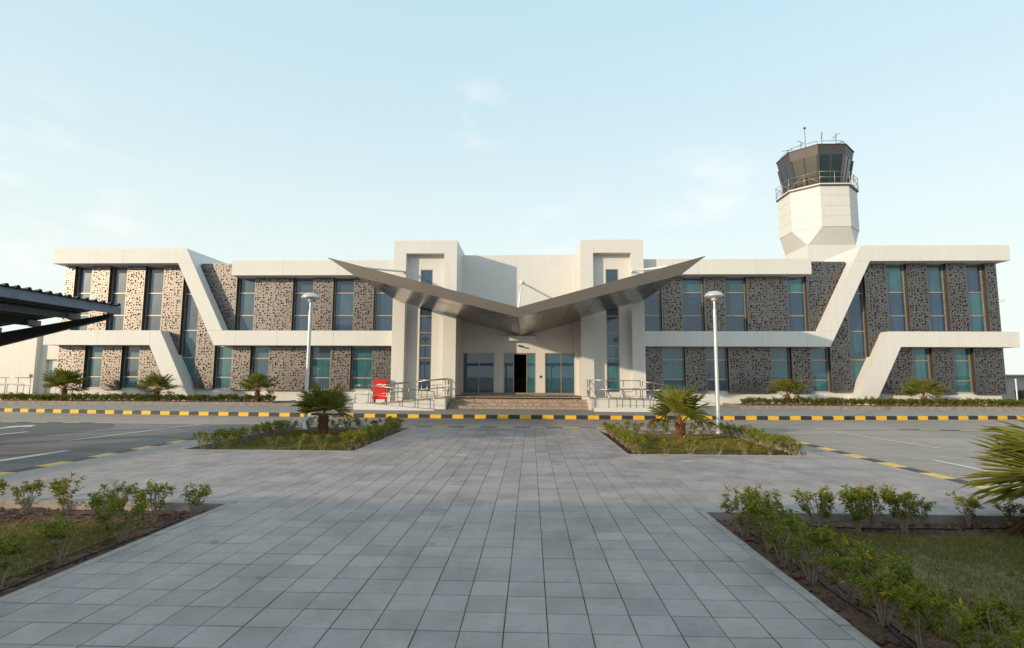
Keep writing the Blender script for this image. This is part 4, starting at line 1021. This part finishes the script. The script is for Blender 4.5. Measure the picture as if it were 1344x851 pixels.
def place_shrub(ms, mat, x, y, z, s_, rz, label, grp, name='shrub'):
    t_ = thing(name, label, 'shrub', (x, y, z), grp); t_.rotation_euler = (0, 0, rz); t_.scale = (s_, s_, s_)
    for nm, me in zip(('stem', 'foliage'), ms):
        if nm == 'foliage' and not me.materials: me.materials.append(M[mat])
        o = bpy.data.objects.new(nm, me); col.objects.link(o); o.parent = t_
pr = random.Random(21)
S_full = [shrub_mesh(100+i, .48, .25, 12, 4, .058, 12, .1) for i in range(6)]
S_thin = [shrub_mesh(200+i, .44, .21, 10, 4, .055, 12, .35) for i in range(5)]
for x, y, s_ in ((3.25,6.42,1.0),(3.32,5.95,1.0),(3.28,5.5,.98),(3.30,5.02,1.02),(3.38,4.62,.98),(3.36,4.18,1.02),(3.38,3.78,1.0),(3.52,3.38,1.0),(3.5,2.9,1.0)):
    place_shrub(pr.choice(S_full), 'shrub_leaf', x, y, -.08, s_, pr.uniform(0, 6.28), 'bushy yellow-green shrub in the row between the paving edge and the patchy lawn', 'shrubs along the paving edge by the lawn')
for x, y, s_ in ((3.62,6.82,.95),(4.28,6.80,.98),(4.70,6.70,1.02),(4.95,6.82,1.0),(5.22,6.66,1.06),(5.52,6.82,.8),(6.22,7.0,.85),(6.62,6.85,.75)):
    place_shrub(pr.choice(S_full if s_ > .9 else S_thin), 'shrub_leaf', x, y, -.08, s_, pr.uniform(0, 6.28), 'shrub in the row between the patchy lawn and the road by the large palm', 'shrubs behind the patchy lawn')
for x, y, s_ in ((-5.85,7.0,.92),(-5.42,7.05,1.0),(-4.55,6.95,.9),(-3.95,6.75,1.05),(-3.55,6.9,.95),(-3.62,5.8,1.15),(-3.72,5.15,1.05),(-3.7,4.55,1.15),(-4.15,6.2,1.0),(-6.4,7.05,.9),(-3.66,4.05,1.1)):
    place_shrub(pr.choice(S_thin), 'shrub_leaf', x, y, -.08, s_, pr.uniform(0, 6.28), 'thin leggy shrub with bare twigs in the shaded bed of sparse shrubs', 'sparse shrubs in the shaded bed')
S_far = [shrub_mesh(300+i, .42, .27, 9, 3, .085, 6) for i in range(5)]
def rowpts(x0, y0, x1, y1, st_):
    n_ = max(1, int(math.hypot(x1-x0, y1-y0)/st_)); return [(x0+(x1-x0)*i/n_+pr.uniform(-.05,.05), y0+(y1-y0)*i/n_+pr.uniform(-.05,.05)) for i in range(n_+1)]
for (x0, x1, y0, y1), lab, grp in ((beds[2], 'low shrub in the border of the shaded island bed round the dark palm', 'shrubs of the shaded island bed'),
                              (beds[3], 'low sunlit shrub in the border of the island bed round the golden palm', 'shrubs of the sunlit island bed')):
    P_ = rowpts(x0+.3, y0+.3, x1-.3, y0+.3, .52) + rowpts(x0+.3, y1-.3, x1-.3, y1-.3, .42) + rowpts(x0+.28, y0+.7, x0+.28, y1-.7, .33) + rowpts(x1-.28, y0+.7, x1-.28, y1-.7, .33)
    for (x, y) in P_:
        if pr.random() < .07: continue
        place_shrub(pr.choice(S_far), 'shrub_leaf', x, y, -.08, pr.uniform(.85, 1.15), pr.uniform(0, 6.28), lab, grp)

# raised planters with clipped low hedge before the wings
S_hedge = [shrub_mesh(400+i, .36, .27, 14, 4, .09, 8) for i in range(5)]
for (xa, xb, lab, hl, hg) in ((-26.2, -11.9, 'raised stone planter below the pale perforated screens', 'low hedge plant in the planter below the pale screens', 'hedge plants below the pale screens'),
                              (10.9, 26.8, 'raised stone planter below the dark perforated screens', 'low hedge plant in the planter below the dark screens', 'hedge plants below the dark screens')):
    t_ = thing('planter', lab, 'planter', ((xa+xb)/2, 26.6, .2))
    n_ = int((xb-xa)/1.2)
    for i in range(n_):
        x0 = xa+(xb-xa)*i/n_; x1 = xa+(xb-xa)*(i+1)/n_; b_ = MB(); b_.box(x0+.004, x1-.004, 25.95, 26.09, .1, .44+rnd.uniform(-.004,.004)); b_.out('kerb_stone', 'planter_stone', t_)
    for x0 in (xa, xb-.12): b_ = MB(); b_.box(x0, x0+.12, 26.092, 28.6, .1, .44); b_.out('end_wall', 'planter_stone', t_)
    box('soil', xa+.121, xb-.121, 26.092, 28.69, .1, .40, 'soil', t_)
    x = xa+.22
    while x < xb-.15:
        place_shrub(pr.choice(S_hedge), 'hedge_leaf', x, 26.36+pr.uniform(-.06,.06), .40, pr.uniform(.9, 1.15), pr.uniform(0, 6.28), hl, hg, 'hedge_plant'); x += pr.uniform(.26, .34)
box('end_block', -11.9, -10.6, 25.95, 28.6, .1, .40, 'planter_stone', bpy.data.objects['planter'])

# flower pot beside the red cabinet
fp = thing('flower_pot', 'brown pot with red flowers standing left of the fire cabinet', 'flower pot', (-8.6, 26.0, .2))
b_ = MB(); b_.lathe([(.0,0),(.26,0),(.30,.40),(.33,.42),(.33,.48),(.28,.48),(.0,.44)], (-8.6,26.0,.25), 14); b_.out('pot', 'terracotta', fp, None, True)
ms = shrub_mesh(500, .55, .35, 14, 4, .08, 6)
for nm, me in zip(('stem', 'foliage'), ms):
    if nm == 'foliage': me.materials.append(M['hedge_leaf'])
    o = bpy.data.objects.new(nm, me); col.objects.link(o); o.parent = fp; o.location = (0, 0, .5)
for i in range(14):
    a, rr, zz = pr.uniform(0, 6.28), pr.uniform(.05, .4), pr.uniform(.85, 1.2)
    b_ = MB(); b_.lathe([(.0,-.03),(.045,0),(.03,.035),(.0,.03)], (-8.6+rr*math.cos(a), 26.0+rr*math.sin(a), zz), 6); b_.out('flower', 'flower', fp)

# ================================================================== RIGHT BACKGROUND, THEN ADDED SHADE CASTERS OUT OF VIEW
fb = thing('distant_shed', 'long low grey shed beyond the dark-screened end of the terminal', 'building', (46, 44, 0))
box('wall', 33.5, 75, 44, 52, -.06, 2.0, 'far_wall', fb); b_ = MB(); b_.prism([(33.2,2.002),(75.3,2.002),(75.3,2.12),(33.2,2.12)], 43.7, 52.3); b_.out('roof', 'carport_grey', fb)
for i in range(6): box('pilaster', 34+6.5*i, 34.25+6.5*i, 43.9, 43.998, -.06, 2.0, 'annex_wall', fb)
bn = thing('litter_bin', 'dark litter bin standing at the end of the hedge by the grey shed', 'bin', (27.3, 30, .3))
b_ = MB(); b_.lathe([(.0,0),(.18,0),(.21,.7),(.23,.72),(.23,.78),(.0,.80)], (27.3,30,.38), 14); b_.out('bin_body', 'bin_dark', bn, None, True)
b_ = MB(); b_.box(27.26, 27.34, 29.96, 30.04, -.06, .4); b_.out('post', 'steel', bn)
gp = thing('guide_post', 'thin white post beside the dark litter bin', 'post', (26.6, 29.4, .2))
rod('pole', [(26.6,29.4,-.06),(26.6,29.4,1.7)], .03, 'white_paint', gp); b_ = MB(); b_.lathe([(0,0),(.045,0),(.045,.05),(0,.07)], (26.6,29.4,1.7), 8); b_.out('cap', 'white_paint', gp)
sb = thing('shade_block', 'plain white block added out of view to shade the plaza', 'building', (-25, -30, 0))  # unseen block added for its shadow across the foreground
box('wall', -27, -23, -48, -17, -.39, 8.3, 'annex_wall', sb); box('parapet', -27.1, -22.9, -48.1, -16.9, 8.302, 8.8, W, sb)
box('low_shade_wing', -27, -23, -16.998, -11.5, -.39, 7.4, 'annex_wall', sb)
for i in range(8):
    w2 = box('window', -23.02, -22.97, -47+4.2*i, -45.2+4.2*i, 4.6, 6.4, 'frame_metal', sb); box('pane', -22.968, -22.96, -46.9+4.2*i, -45.3+4.2*i, 4.7, 6.3, 'glass_blue', w2)

rear_shade_roof = thing('carport', 'long flat roof added behind the viewpoint to darken the near ground', 'carport', (1, -6, ZA))  # unseen roof added to block sky and sun from the near tiles
b_ = MB(); b_.prism([(-15,3.25),(16,3.25),(16,3.33),(-15,3.33)], -12, -1.0); b_.out('roof_sheet', 'carport_sheet', rear_shade_roof)
for x in (-14, -8, -2.5, 3.5, 9.5, 15):
    b_ = MB(); b_.box(x-.1, x+.1, -11.6, -11.4, ZA, 3.0); b_.out('column', 'dark_metal', rear_shade_roof)
    b_ = MB(); b_.box(x-.06, x+.06, -11.9, -1.1, 3.0, 3.248); b_.out('cantilever_beam', 'dark_metal', rear_shade_roof)
